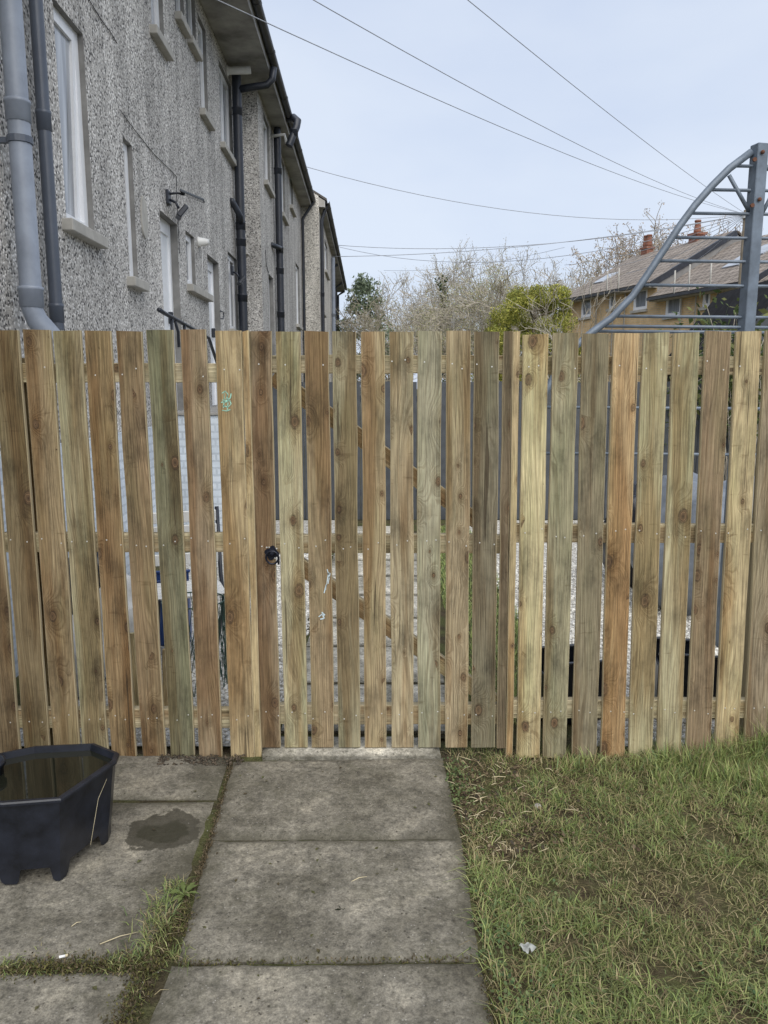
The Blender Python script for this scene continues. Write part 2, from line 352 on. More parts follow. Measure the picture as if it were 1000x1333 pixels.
M = dict(
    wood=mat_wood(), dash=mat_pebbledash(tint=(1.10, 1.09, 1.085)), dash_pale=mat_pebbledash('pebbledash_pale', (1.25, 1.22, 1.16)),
    slab=mat_concrete('slab_concrete'), threshold=mat_concrete('mortar_concrete', (.36, .345, .305)),
    cement=mat_plain('smooth_cement', (.30, .285, .26), .85, 0, .25, 3.5, .3), sill=mat_plain('painted_sill', (.40, .385, .35), .75, 0, .2, 6, .2),
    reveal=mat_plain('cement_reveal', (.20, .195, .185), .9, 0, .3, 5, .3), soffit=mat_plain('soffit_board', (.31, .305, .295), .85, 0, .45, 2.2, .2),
    pvc=mat_plain('white_pvc', (.80, .81, .83), .35, 0, .04), door=mat_plain('white_door_paint', (.78, .80, .82), .4, 0, .05),
    grey_pipe=mat_plain('grey_plastic_pipe', (.235, .265, .32), .42, 0, .16, 7), black_pipe=mat_plain('black_iron_pipe', (.022, .026, .036), .42, 0, .3, 6),
    dark_grey=mat_plain('slate_grey_pipe', (.075, .088, .115), .4, 0, .12, 5), gutter=mat_plain('gutter_plastic', (.045, .048, .055), .5, 0, .3, 4),
    roof=mat_plain('dark_roof_tile', (.09, .082, .075), .9, 0, .3, 3), steel=mat_plain('blue_grey_steel', (.135, .165, .205), .45, .15, .22, 14, .1),
    rust=mat_plain('rusty_bolt', (.14, .06, .035), .8, .2, .3, 30), glass=mat_glass('window_glass'), glass_pale=mat_glass('curtained_glass', (.34, .36, .39)),
    soil=mat_soil(), moss=mat_soil('mossy_joint', (.04, .032, .022), (.085, .072, .04)), grass=mat_tint('grass_blade'), leaf=mat_tint('leaf', .6, .3),
    bark=mat_bark(), twig=mat_bark('twig_bark', (.37, .335, .275)), black_plastic=mat_plain('black_plastic', (.012, .014, .021), .34, 0, .5, 16, .15),
    cable=mat_plain('black_cable', (.04, .04, .045), .6), wire=mat_plain('overhead_wire', (.30, .32, .36), .6), white_plastic=mat_plain('white_plastic', (.72, .72, .70), .45, 0, .1),
    tubwater=None, glass_mid=mat_glass('far_glass', (.22, .24, .27)), gable=mat_plain('grey_gable_render', (.20, .195, .19), .9, 0, .2, 3, .2), tarp_pale=mat_plain('dull_plastic', (.32, .33, .31), .5, 0, .3, 60), felt=mat_plain('roofing_felt', (.025, .025, .027), 1.0, 0, .3, 9, .3, .1), stone=mat_tint('gravel_stone', .85, 0), zinc=mat_plain('zinc_screw', (.58, .57, .53), .4, .6, .2), latch=mat_plain('black_japanned_iron', (.012, .014, .025), .3, .3, .3, 40, .2),
    ochre=mat_brick('ochre_brick', (.66, .47, .255), (.58, .405, .205), (.5, .42, .31)), redbrick=mat_brick('red_brick', (.27, .10, .06), (.20, .075, .045), (.25, .2, .17)),
    tiles=mat_plain('brown_roof_tile', (.2, .16, .125), .9), painted_block=mat_brick('painted_block', (.66, .71, .76), (.60, .66, .72), (.52, .57, .62), .225, .075, .010),
    chalk=mat_plain('green_crayon', (.27, .50, .40), .9, 0, .35, 120), bluechalk=mat_plain('pale_blue_scuff', (.52, .62, .66), .9), straw=mat_plain('dry_straw', (.5, .43, .28), .85),
    fence_grey=mat_plain('slate_fence_paint', (.060, .066, .074), .7, 0, .25, 7), tarp=mat_plain('grey_tarpaulin', (.17, .19, .22), .5, 0, .3, 8), blue=mat_plain('blue_plastic', (.03, .07, .22), .5),
    green_wire=mat_plain('green_mesh_wire', (.03, .075, .055), .5), sack=mat_plain('white_woven_sack', (.62, .62, .6), .8, 0, .15, 14, .4), paving=mat_concrete('pale_paving', (.50, .48, .43)),
)
M['tiles'] = mat_tiles('brown_roof_tiles', (.235, .20, .17), (.29, .25, .215))
def mat_water():
    n = NT('still_water'); n.set((.012, .013, .009), .02, 0, .5); n.bump(n.noise(n.coord(), 12, 2), .04, .002); return n.m
M['tubwater'] = mat_water()
rng = random.Random(11)
nrg = np.random.default_rng(5)

# ------------------------------------------------------------------ ground
def ground_sheet():
    xs = [-400, -60, -12] + list(np.arange(-4, 5.01, .125)) + [14, 60, 400]; ys = [-200, -20] + list(np.arange(-1, 12.01, .125)) + [30, 90, 600]
    vs = []; fs = []; nx = len(xs)
    for y in ys:
        for x in xs:
            z = 0
            if -4 <= x <= 5 and -1 <= y <= 12: z = .012 * mnoise.noise(Vector((x * 1.7, y * 1.7, 0))) + .008 * mnoise.noise(Vector((x * 6, y * 6, 3)))
            vs.append((x, y, z - .012))
    for j in range(len(ys) - 1):
        for i in range(nx - 1): fs.append((j*nx+i, j*nx+i+1, (j+1)*nx+i+1, (j+1)*nx+i))
    m = MB().add(vs, fs); return tag(m.build('ground', M['soil'], smooth=True), kind='structure')
ground_sheet()

SLABZ = .022
def quad_slab(name, corners, mat, parent, z=SLABZ, thick=.05, n=(30, 20), jit=.004, amp=.0035, seed=0):
    """corners far-left, far-right, near-right, near-left on the ground plane"""
    A, B, C, D = [Vector(c) for c in corners]; cen = (A + B + C + D) / 4; nu, nv = n; vs = []; fs = []
    for j in range(nv + 1):
        for i in range(nu + 1):
            u, v = i / nu, j / nv; p = (A*(1-u) + B*u) * (1-v) + (D*(1-u) + C*u) * v
            e = min(min(u, 1-u) * (B-A).length, min(v, 1-v) * (D-A).length)
            w = Vector((p.x*9 + seed, p.y*9, seed)); dz = amp * mnoise.noise(w * .35) + .0012 * mnoise.noise(w * 3)
            if e < .001:
                p = p + Vector((mnoise.noise(w*2.5), mnoise.noise(w*2.5 + Vector((7,7,7))), 0)) * jit; dz -= .010 + .004 * mnoise.noise(w * 4)
            vs.append((p.x - cen.x, p.y - cen.y, z + dz))
    W = nu + 1
    for j in range(nv):
        for i in range(nu): fs.append((j*W+i, (j+1)*W+i, (j+1)*W+i+1, j*W+i+1))
    ring = [i for i in range(W)] + [j*W+nu for j in range(1, nv+1)] + [nv*W+i for i in range(nu-1, -1, -1)] + [j*W for j in range(nv-1, 0, -1)]
    o = len(vs); vs += [(vs[k][0], vs[k][1], z - thick) for k in ring]
    for a in range(len(ring)):
        b = (a + 1) % len(ring); fs.append((ring[a], ring[b], o + b, o + a))
    ob = MB().add(vs, fs).build(name, mat, parent, smooth=True, loc=(cen.x, cen.y, 0)); smooth_by_angle(ob, 50); return ob

def gpx(pts, z=SLABZ): return [ground(x, y, z) for x, y in pts]
D = 3.246                                        # distance of the fence face
path = MB(); e = gpx([(300, 985), (578, 984), (670, 1440), (130, 1440)], -.004)
path.add([(p.x, p.y, .0095) for p in e], [(0, 3, 2, 1)])
path = tag(path.build('path', M['moss']), kind='structure')
quad_slab('slab', gpx([(304, 989), (576.5, 984), (600, 1089.5), (274, 1090.5)]), M['slab'], path, seed=1)
quad_slab('slab', gpx([(273, 1092.5), (601, 1091), (624, 1248), (231, 1251.5)]), M['slab'], path, seed=2, z=SLABZ+.002)
quad_slab('slab', gpx([(224, 1254.5), (626, 1250.5), (662, 1420), (158, 1420)]), M['slab'], path, seed=3)
patio = MB(); e = gpx([(-260, 985), (300, 985), (130, 1440), (-700, 1440)], -.004)
patio.add([(p.x, p.y, .0090) for p in e], [(0, 3, 2, 1)])
patio = tag(patio.build('patio', M['moss']), kind='structure')
c2 = gpx([(-330, 1042), (279, 1041), (208, 1248), (-560, 1264)]); cen2 = sum(c2, Vector()) / 4
sp_ = ground(212, 1081, SLABZ)
M['slab_wet'] = mat_concrete('slab_concrete_wet', stain=(sp_.x - cen2.x, sp_.y - cen2.y, .145, .125))
quad_slab('slab', gpx([(-190, 978), (299, 982), (282, 1038), (-320, 1038.5)]), M['slab'], patio, seed=4, n=(40, 8))
quad_slab('slab', c2, M['slab_wet'], patio, seed=5, n=(44, 24), z=SLABZ - .003)
quad_slab('slab', gpx([(-565, 1273), (192, 1261), (138, 1425), (-720, 1425)]), M['slab'], patio, seed=6, n=(40, 14))
th0, th1 = ground(341, 985, .03), ground(574, 985, .03)
thr = quad_slab('threshold', [(th0.x, D + .16, 0), (th1.x, D + .16, 0), (th1.x, th1.y + .006, 0), (th0.x, th0.y, 0)], M['threshold'], path, z=.040, thick=.06, n=(30, 6), jit=.008, amp=.006, seed=9)

# ------------------------------------------------------------------ fence, gate
def lin(c): return tuple(((v/255 + .055)/1.055)**2.4 if v > 10 else v/255/12.92 for v in c)
def tone(o, c, k=1.42):
    l = lin(c); m = (l[0] + l[1] + l[2]) / 3; l = [v * .80 + m * .20 for v in l]; o.color = (l[0]*k*.94, l[1]*k*.985, l[2]*k*1.02, 1); return o
def board_mesh(w, h, t, seed, segs=8, ch=.0025):
    vs = []; fs = []; r = random.Random(seed); bow = r.uniform(-.003, .003); cup = r.uniform(-.001, .0015)
    for j in range(segs + 1):
        z = h * j / segs; q = j / segs; b = bow * math.sin(math.pi * q); wl = r.uniform(-.0022, .0022); wr = r.uniform(-.0022, .0022); zz0 = z; tl = r.uniform(-.004, .003) if j == segs else 0; tr_ = r.uniform(-.004, .003) if j == segs else 0
        x0, x1 = -w/2 + wl + b, w/2 + wr + b
        zl, zr_ = z + tl, z + tr_; vs += [(x0 + ch, -t, zl), (x1 - ch, -t, zr_), (x1, -t + ch, zr_), (x1, -ch, zr_), (x1 - ch, 0, zr_), (x0 + ch, 0, zl), (x0, -ch, zl), (x0, -t + ch, zl)]
    for j in range(segs):
        for k in range(8):
            k2 = (k + 1) % 8; fs.append((j*8+k, j*8+k2, (j+1)*8+k2, (j+1)*8+k))
    fs.append(tuple(range(8))[::-1]); fs.append(tuple(segs*8 + k for k in range(8)))
    m = MB(); m.add(vs, fs); return m
nail = MB().lathe([(.0001, -.001), (.0032, -.001), (.0032, .0004), (.0024, .0009)], 8, Matrix.Rotation(math.pi/2, 4, 'X')).mesh('nail')
nail.materials.append(M['zinc'])
def add_board(parent, xt0, xt1, yt, xb0, xb1, yb, plane, thick=.021, seed=0, nails=None, py_ref=None):
    """pixel edges at the top (row yt) and bottom (row yb) of a board whose face lies on y = plane"""
    a0, a1 = aty(xt0, yt, plane), aty(xt1, yt, plane); b0, b1 = aty(xb0, py_ref or yb, plane), aty(xb1, py_ref or yb, plane)
    zb = max(aty(xb0, yb, plane).z, .004); zt = a0.z; w = ((a1.x - a0.x) + (b1.x - b0.x)) / 2
    zr = b0.z; ct_, cb_ = (a0.x + a1.x) / 2, (b0.x + b1.x) / 2; lean = (ct_ - cb_) / (zt - zr); cb_ += lean * (zb - zr)
    h = (zt - zb) * math.sqrt(1 + lean * lean)
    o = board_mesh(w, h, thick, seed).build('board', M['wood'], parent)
    o.location = Vector((cb_, plane + thick, zb)) - parent.location; o.rotation_euler = (rng.uniform(-.003, .003), math.atan(lean), 0)
    if nails:
        for ny in nails:
            for fx in (-.27, .27):
                zz = aty(500, ny, plane).z - zb + rng.uniform(-.02, .02)
                if ny < 500 and rng.random() < .5: continue
                q = bpy.data.objects.new('nail', nail); COL.objects.link(q); q.parent = o; q.location = (w * fx + rng.uniform(-.016, .016), -thick, zz)
    return o
def rail(parent, name, x0, x1, ytop, ybot, plane, depth=.045, tilt=0.0, seed=0):
    z1, z0 = aty(500, ytop, plane).z, aty(500, ybot, plane).z; L = x1 - x0
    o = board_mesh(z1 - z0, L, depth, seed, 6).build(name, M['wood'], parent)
    tone(o, (164,148,114)); o.rotation_euler = (0, math.pi / 2 + tilt, 0); o.location = Vector((x0, plane + depth, (z0 + z1) / 2)) - parent.location; return o

T = .021
FL = tag(empty('fence_panel', (-1.35, D, 0)), 'new treated timber paling fence running from gate to pebbledash house, green crayon mark', 'fence')
left = [  # top edges (y 430), bottom edges (y 955), bottom row
    (-175, -142, -128, -96, 985), (-134, -100, -88, -56, 985), (-93, -59, -48, -14, 986), (-53, -19, -9.5, 24.5, 986), (-12, 22.5, 29, 63.5, 987), (29, 64.5, 68, 102, 987), (70, 104, 105, 139.5, 989), (109, 143.5, 143, 175.5, 990),
    (151, 184.5, 184, 214.5, 991), (190, 224.5, 221, 252, 991), (235, 267, 257, 289, 990)]
ld = [(430, 430)] * 4 + [(429, 0), (429, 0), (429, 0), (429, 0), (430, 0), (429, 0), (428, 0)]
LT = [(120,100,68)]*4 + [(112,94,62), (134,112,76), (140,128,94), (130,104,66), (122,98,66), (108,102,74), (134,112,82)]
for i, (a, b, c, d_, yb) in enumerate(left):
    tone(add_board(FL, a, b, ld[i][0] + .6, c, d_, yb, D + rng.uniform(-.001, .006), seed=100 + i, nails=(484, 706, 936), py_ref=955), LT[i])
gb = tone(add_board(FL, 280, 314, 429.5, 299, 330.5, 991, D, seed=120, nails=(484, 706, 936), py_ref=955), (148,126,86))
xl0 = aty(-185, 480, D).x; xl1 = aty(318, 480, D).x
for (y0, y1) in ((473, 498), (695, 719), (924, 948)):
    rail(FL, 'rail', xl0, xl1, y0, y1, D + T + .003, seed=y0)
def post(parent, xt0, xt1, yt, xb0, xb1, yb, plane, depth, seed):
    o = add_board(parent, xt0, xt1, yt, xb0, xb1, yb, plane, depth, seed, None, 955); o.name = 'post'; tone(o, (166,142,98)); return o
post(FL, 314.6, 324, 430.5, 331, 339.5, 990, D + .004, .095, 130)
# back posts
for px in (40, 300):
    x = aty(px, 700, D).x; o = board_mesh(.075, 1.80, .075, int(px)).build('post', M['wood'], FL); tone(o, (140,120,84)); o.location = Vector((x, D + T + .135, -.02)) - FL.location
# crayon scrawl on the board beside the gate
def scrawl(parent, strokes, plane, mat, name, r=.0035):
    mb = MB()
    for s in strokes:
        pts = [aty(x, y, plane) for x, y in s]
        for p, q in zip(pts[:-1], pts[1:]): mb.bar(p, q, .0007, r * rng.uniform(.6, 1.5), up=(0, 1, 0)) if False else mb.bar(p, q, r * rng.uniform(.6, 1.6), .0006, up=(0, 1, 0))
    o = mb.build(name, mat, parent); o.matrix_parent_inverse = Matrix.Translation(parent.location).inverted()
    return o
bpy.context.view_layer.update()
def scrawl_on(board, strokes, plane, mat, name, r):
    o = scrawl(FL, strokes, plane, mat, name, r); o.parent = board; o.matrix_parent_inverse = (board.matrix_world.inverted()); return o
scrawl_on(gb, [[(289, 512), (293, 509), (297, 513), (295, 519), (289, 521)], [(288, 524), (294, 522), (300, 518), (301, 512)], [(290, 528), (297, 530), (301, 526), (299, 521), (293, 524)],
               [(289, 534), (295, 535), (300, 533)], [(292, 510), (292, 520), (291, 531)], [(296, 514), (297, 524), (296, 534)]], D - .0012, M['chalk'], 'crayon_mark', .0032)

GP = D + .018
G = tag(empty('garden_gate', (.0, GP, 0)), 'timber paling gate with black ring latch closed across concrete path', 'gate')
gate = [(324.5, 354, 341, 365), (359, 391, 371, 401), (396, 427.5, 406, 434.5), (432.5, 464, 441, 469.5), (470, 501.5, 475, 503.5), (507, 538.5, 510, 538.5), (544, 575.5, 544.5, 573),
        (582, 613.5, 579.5, 609), (618, 650, 614, 644.5)]
gboards = []; GT = [(124,102,74), (152,140,104), (134,112,78), (130,119,88), (142,121,85), (144,127,94), (138,129,101), (140,121,88), (110,99,75)]
for i, (a, b, c, d_) in enumerate(gate):
    gboards.append(tone(add_board(G, a, b, 431 + rng.uniform(-.6, .6), c, d_, 973, GP + rng.uniform(0, .002), seed=200 + i, nails=(474, 709, 931)), GT[i]))
tone(add_board(G, 656, 668, 431, 647.5, 658, 974, GP, seed=215), (100,84,60))
gx0, gx1 = aty(330, 700, GP).x, aty(661, 700, GP).x
for (y0, y1) in ((462, 486), (697, 721), (918, 943)):
    rail(G, 'rail', gx0, gx1, y0, y1, GP + T + .003, seed=y0)
def brace(parent, p, q, plane, w=.07, seed=0):
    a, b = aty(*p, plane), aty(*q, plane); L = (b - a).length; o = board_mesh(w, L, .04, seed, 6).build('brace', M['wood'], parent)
    tone(o, (140,118,80)); o.rotation_euler = (0, math.atan2(b.x - a.x, b.z - a.z), 0); o.location = a + Vector((0, .04, 0)) - parent.location
brace(G, (375, 727), (645, 916), GP + T + .004, seed=31); brace(G, (355, 490), (640, 693), GP + T + .004, seed=32)
# ring latch
lc = aty(354, 721, GP - .001); LM = Matrix.Rotation(math.pi/2, 4, 'X')
latch = empty('latch'); latch.parent = G; latch.location = lc - G.location
pm = MB(); n_ = 32
front = []; back = []
for k in range(n_):
    t = 2*math.pi*k/n_; r = .029 * (1 + .16 * math.cos(4*t + .8)); front.append((r*.93*math.cos(t), -.005, r*.93*math.sin(t) + .004)); back.append((r*math.cos(t), 0, r*math.sin(t) + .004))
pm.add(front + back, [tuple(range(n_))] + [(k, n_+k, n_+(k+1) % n_, (k+1) % n_) for k in range(n_)])
pm.build('backplate', M['latch'], latch)
hub = MB().lathe([(.016, 0), (.0155, .010), (.012, .016), (.007, .019)], 18, Matrix.Translation((.002, -.004, .006)) @ LM); smooth_by_angle(hub.build('hub', M['latch'], latch), 40)
rp = [Vector((.004 + .027*math.cos(t), -.020 - .004*math.sin(t), -.012 + .029*math.sin(t))) for t in [2*math.pi*k/24 for k in range(25)]]
MB().tube(rp, .0042, 8, False).build('ring_handle', M['latch'], latch, True)
for (x, z) in ((-.021, .026), (.022, .021), (-.025, -.010), (.014, -.022)):
    MB().lathe([(.004, 0), (.004, .0015), (.0025, .003)], 8, Matrix.Translation((x, -.0045, z + .003)) @ LM).build('screw', M['zinc'], latch)
MB().tube([(.026, -.006, -.004), (.031, -.008, -.02), (.029, -.007, -.045)], .005, 6).build('lift_arm', M['latch'], latch, True)
# pale scuffs on a gate board
bpy.context.view_layer.update()
scrawl_on(gboards[2], [[(424, 768), (426, 757), (428, 745)], [(422, 772), (425, 761)], [(427, 760), (430, 746)], [(426, 741), (429, 752)]], GP - .0012, M['bluechalk'], 'scuff_mark', .003)
scrawl_on(gboards[2], [[(415, 803), (420, 799), (422, 805), (417, 806)], [(419, 797), (423, 801)]], GP - .0012, M['bluechalk'], 'scuff_mark', .005)

FR = tag(empty('fence_panel', (1.3, D, 0)), 'new treated timber paling fence standing in long grass right of the gate', 'fence')
FR['label'] = 'new treated timber paling fence standing in the grass, in front of the steel arch'
post(FR, 668.5, 678.3, 431.5, 660, 667.8, 988, D + .006, .075, 131)
right = [(681, 714, 435.5, 673, 703, 991), (720, 753.5, 434, 707.5, 736.5, 990), (759, 793, 434.5, 744.5, 777, 991), (799, 832.5, 433.5, 782.5, 813, 990), (838, 872, 433, 819, 849, 989), (878, 912.5, 432.5, 856, 886, 988),
         (918, 952.5, 431, 894, 924, 987), (960, 993, 430.5, 930.5, 961, 986), (998, 1031, 430.5, 969, 1000, 985), (1038, 1072, 431, 1007, 1038, 985), (1079, 1113, 431, 1046, 1077, 985), (1119, 1153, 432, 1085, 1116, 985)]
RT = [(170,153,108), (133,123,91), (118,105,78), (162,133,88), (147,135,97), (150,137,100), (124,102,72), (163,141,98), (130,112,84), (150,135,98), (130,112,80), (140,124,90)]
for i, (a, b, yt, c, d_, yb) in enumerate(right):
    tone(add_board(FR, a, b, yt, c, d_, yb, D + rng.uniform(-.001, .006), seed=300 + i, nails=(476, 694, 924), py_ref=981), RT[i])
xr0, xr1 = aty(672, 480, D).x, aty(1160, 480, D).x
for (y0, y1) in ((464, 488), (683, 707), (912, 935)):
    rail(FR, 'rail', xr0, xr1, y0, y1, D + T + .003, seed=y0)
for px in (700, 1010):
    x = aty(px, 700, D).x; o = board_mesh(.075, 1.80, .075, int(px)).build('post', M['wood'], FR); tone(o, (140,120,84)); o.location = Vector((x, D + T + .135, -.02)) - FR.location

# ------------------------------------------------------------------ terrace on the left
X1 = -2.1
EZ = wall_pt(305, 105, X1).z                      # soffit height
XE = -.314 * (EZ - H) / 1.0                       # outer soffit edge
def facade(mb_wall, mb_rev, X, y0, y1, z0, z1, holes, depth=.13):
    ys = sorted({y0, y1, *[h[0] for h in holes], *[h[1] for h in holes]}); zs = sorted({z0, z1, *[h[2] for h in holes], *[h[3] for h in holes]})
    for a, b in zip(ys[:-1], ys[1:]):
        for c, d in zip(zs[:-1], zs[1:]):
            my, mz = (a+b)/2, (c+d)/2
            if any(h[0] < my < h[1] and h[2] < mz < h[3] for h in holes): continue
            mb_wall.add([(X,a,c),(X,b,c),(X,b,d),(X,a,d)], [(0,1,2,3)])
    for (a, b, c, d) in [h[:4] for h in holes]:
        q = X - depth
        m_ = MB(); mb_rev.append(m_); m_.add([(X,a,c),(q,a,c),(q,a,d),(X,a,d)], [(0,1,2,3)]); m_.add([(X,b,c),(X,b,d),(q,b,d),(q,b,c)], [(0,1,2,3)])
        m_.add([(X,a,d),(q,a,d),(q,b,d),(X,b,d)], [(0,1,2,3)]); m_.add([(X,a,c),(X,b,c),(q,b,c),(q,a,c)], [(0,1,2,3)])
def hole(X, near, far, top, bot):
    return (wall_pt(*near, X).y, wall_pt(*far, X).y, bot if isinstance(bot, float) else wall_pt(*bot, X).z, top if isinstance(top, float) else wall_pt(*top, X).z)
def window(parent, X, h, depth=.055, pane='glass', sill=True, over=.07, bars=(), ajar=False, sill_far=None, sill_mat='sill'):
    a, b, c, d = h; q = X - depth; w = empty('window'); w.parent = parent; w.location = (q, (a+b)/2, c); L = Vector((q, (a+b)/2, c))
    def box(name, mat, p0, p1, bev=0):
        return MB().box(Vector(p0) - L, Vector(p1) - L, bev).build(name, mat, w)
    t = .075
    fm = MB()
    for p0, p1 in (((q-.05,a,c),(q+.012,a+t,d)), ((q-.05,b-t,c),(q+.012,b,d)), ((q-.049,a+t,c),(q+.011,b-t,c+t)), ((q-.049,a+t,d-t),(q+.011,b-t,d))):
        fm.box(Vector(p0)-L, Vector(p1)-L)
    fr = fm.build('frame', M['pvc'], w)
    for by in bars:
        y = a + (b-a)*by; MB().box(Vector((q-.04,y-.03,c+t))-L, Vector((q+.008,y+.03,d-t))-L).build('mullion', M['pvc'], w)
    if ajar:
        ang = math.radians(-1.6); s = empty('sash'); s.parent = w; s.location = (-.03, 0, d - c - .03)
        s.rotation_euler = (0, -ang, 0)
        y0_, y1_ = -(b-a)/2 + .045, (b-a)/2 - .075; hh = d - c - .055; mm = MB()
        for p0, p1 in (((0,y0_,-hh),(.045,y0_+.055,0)), ((0,y1_-.05,-hh),(.045,y1_,0)), ((.001,y0_+.055,-hh),(.044,y1_-.05,-hh+.06)), ((.001,y0_+.055,-.06),(.044,y1_-.05,0))): mm.box(p0, p1)
        # the sash is one part: frame with its own pane and handle
        sm = mm.build('sash', M['pvc'], w); sm.location = s.location; sm.rotation_euler = s.rotation_euler; bpy.data.objects.remove(s)
        g = MB().box((.018, y0_+.05, -hh+.055), (.022, y1_-.045, -.055)).build('pane', M[pane], w); g.location = sm.location; g.rotation_euler = sm.rotation_euler
    else: box('pane', M[pane], (q-.025, a+t-.01, c+t-.01), (q-.018, b-t+.01, d-t+.01))
    if sill:
        yb = sill_far if sill_far else b + over
        box('sill', M[sill_mat], (q+.005, a-over, c-.085), (X+.075, yb, c-.002), .006)
    return w
def door(parent, X, h, depth=.10):
    a, b, c, d = h; q = X - depth; L = Vector((q, (a+b)/2, c)); dr = empty('door'); dr.parent = parent; dr.location = L
    fm = MB(); t = .06
    for p0, p1 in (((q-.05,a,c),(q+.02,a+t,d)), ((q-.05,b-t,c),(q+.02,b,d)), ((q-.049,a+t,d-.14),(q+.018,b-t,d))): fm.box(Vector(p0)-L, Vector(p1)-L)
    fm.build('frame', M['pvc'], dr); MB().box(Vector((q-.04,a+t,c))-L, Vector((q-.004,b-t,d-.14))-L).build('leaf', M['door'], dr)
    MB().box(Vector((q-.004,b-t-.10,c+.95))-L, Vector((q+.05,b-t-.07,c+1.08))-L, .008).build('handle', M['black_pipe'], dr); return dr
def downpipe(name, parent, pts, r, mat, sockets=(), label=None):
    o = MB().tube(pts, r, 14).build(name, mat, parent, True); smooth_by_angle(o, 40)
    for z in sockets:
        p = None
        for A, B in zip(pts[:-1], pts[1:]):
            A, B = Vector(A), Vector(B)
            if min(A.z, B.z) <= z <= max(A.z, B.z) and abs(A.z - B.z) > .05: p = A.lerp(B, (z - A.z) / (B.z - A.z))
        if p is None: continue
        MB().lathe([(r*1.02, -.06), (r*1.1, -.058), (r*1.1, .035), (r*1.17, .04), (r*1.17, .058), (r*1.02, .06)], 14, Matrix.Translation(p)).build('socket', mat, o, True)
    return o

def house(label, X, y0, y1, z1, holes_w, holes_d, mat, xe, back=-9.0, ret_near=True, base_mat=True):
    hs = tag(empty('terraced_house', (0, 0, 0), HANG), label, 'house', 'pebbledash terraced houses along the garden')
    w = MB(); r = []; facade(w, r, X, y0, y1, -.05, z1, holes_w + holes_d)
    w.add([(X,y0,-.05),(X,y0,z1),(back,y0,z1),(back,y0,-.05)], [(0,1,2,3)]); w.add([(X,y1,-.05),(back,y1,-.05),(back,y1,z1),(X,y1,z1)], [(0,1,2,3)])
    w.add([(back,y0,-.05),(back,y0,z1),(back,y1,z1),(back,y1,-.05)], [(0,1,2,3)])
    xm = (X + back) / 2; zr = z1 + (X - xm) * .62; e0 = xe + .07; ez = z1 + .16; slope = (zr + .22 - ez) / (e0 - xm); gz_ = ez + slope * (e0 - X) - .012
    w.add([(X,y0,z1),(X,y0,gz_),(xm,y0,zr+.2),(back,y0,gz_),(back,y0,z1)], [(0,1,2,3,4)]); w.add([(X,y1,z1),(back,y1,z1),(back,y1,gz_),(xm,y1,zr+.2),(X,y1,gz_)], [(0,1,2,3,4)])
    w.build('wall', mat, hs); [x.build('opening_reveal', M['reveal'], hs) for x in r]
    # soffit, fascia, roof, gutter
    MB().box((X + .003, y0 + .002, z1), (xe, y1 - .002, z1 + .03)).build('soffit', M['soffit'], hs)
    MB().box((xe, y0 + .002, z1 - .01), (xe + .022, y1 - .002, z1 + .16)).build('fascia', M['soffit'], hs)
    rf = MB(); e0 = xe + .07; ez = z1 + .16; slope = (zr + .22 - ez) / (e0 - xm)
    rf.add([(e0,y0,ez),(e0,y1,ez),(xm,y1,zr+.22),(xm,y0,zr+.22),(e0,y0,ez+.06),(e0,y1,ez+.06),(xm,y1,zr+.28),(xm,y0,zr+.28)],
           [(0,3,2,1),(4,5,6,7),(0,1,5,4),(0,4,7,3),(1,2,6,5)])
    b0 = back - .4
    rf.add([(b0,y0,ez),(b0,y1,ez),(xm,y1,zr+.22),(xm,y0,zr+.22),(b0,y0,ez+.06),(b0,y1,ez+.06),(xm,y1,zr+.28),(xm,y0,zr+.28)], [(0,1,2,3),(4,7,6,5),(0,4,5,1),(0,3,7,4),(1,5,6,2)])
    rf.build('roof', M['roof'], hs)
    for yy0 in (y0 + .001, y1 - .021):
        pr = [(X + .002, z1 + .031), (xe + .0215, z1 + .031), (xe + .0215, ez - .005), (X + .002, ez + slope * (e0 - X) - .04)]
        MB().add([(a, yy0 + .0015, b) for a, b in pr] + [(a, yy0 + .0185, b) for a, b in pr], [(0, 1, 2, 3), (7, 6, 5, 4), (0, 4, 5, 1), (1, 5, 6, 2), (2, 6, 7, 3), (3, 7, 4, 0)]).build('verge_board', M['cement'], hs)
    g = MB(); n = 9; gx, gz, gr = xe + .085, z1 + .15, .062; vs = []
    for y in (y0 + .002, y1 - .002):
        for k in range(n): t = math.pi + math.pi * k / (n - 1); vs.append((gx + gr*math.cos(t), y, gz + gr*math.sin(t)))
        for k in range(n): t = 2*math.pi - math.pi * k / (n - 1); vs.append((gx + (gr-.006)*math.cos(t), y, gz + (gr-.006)*math.sin(t)))
    m2 = 2*n; g.add(vs, [(k, (k+1) % m2, m2 + (k+1) % m2, m2 + k) for k in range(m2)] + [tuple(range(m2)), tuple(range(m2, 2*m2))[::-1]])
    g.build('gutter', M['gutter'], hs)
    yy = y0 + .8
    while yy < y1 - .3:
        gg = MB(); vs = []
        for y in (yy - .045, yy + .045):
            for k in range(n): t = math.pi + math.pi * k / (n - 1); vs.append((gx + (gr+.007)*math.cos(t), y, gz + (gr+.007)*math.sin(t)))
            for k in range(n): t = 2*math.pi - math.pi * k / (n - 1); vs.append((gx + (gr+.001)*math.cos(t), y, gz + (gr+.001)*math.sin(t)))
        gg.add(vs, [(k, (k+1) % m2, m2 + (k+1) % m2, m2 + k) for k in range(m2)] + [tuple(range(m2)), tuple(range(m2, 2*m2))[::-1]]); gg.build('gutter_joint', M['gutter'], hs); yy += 1.5
    return hs

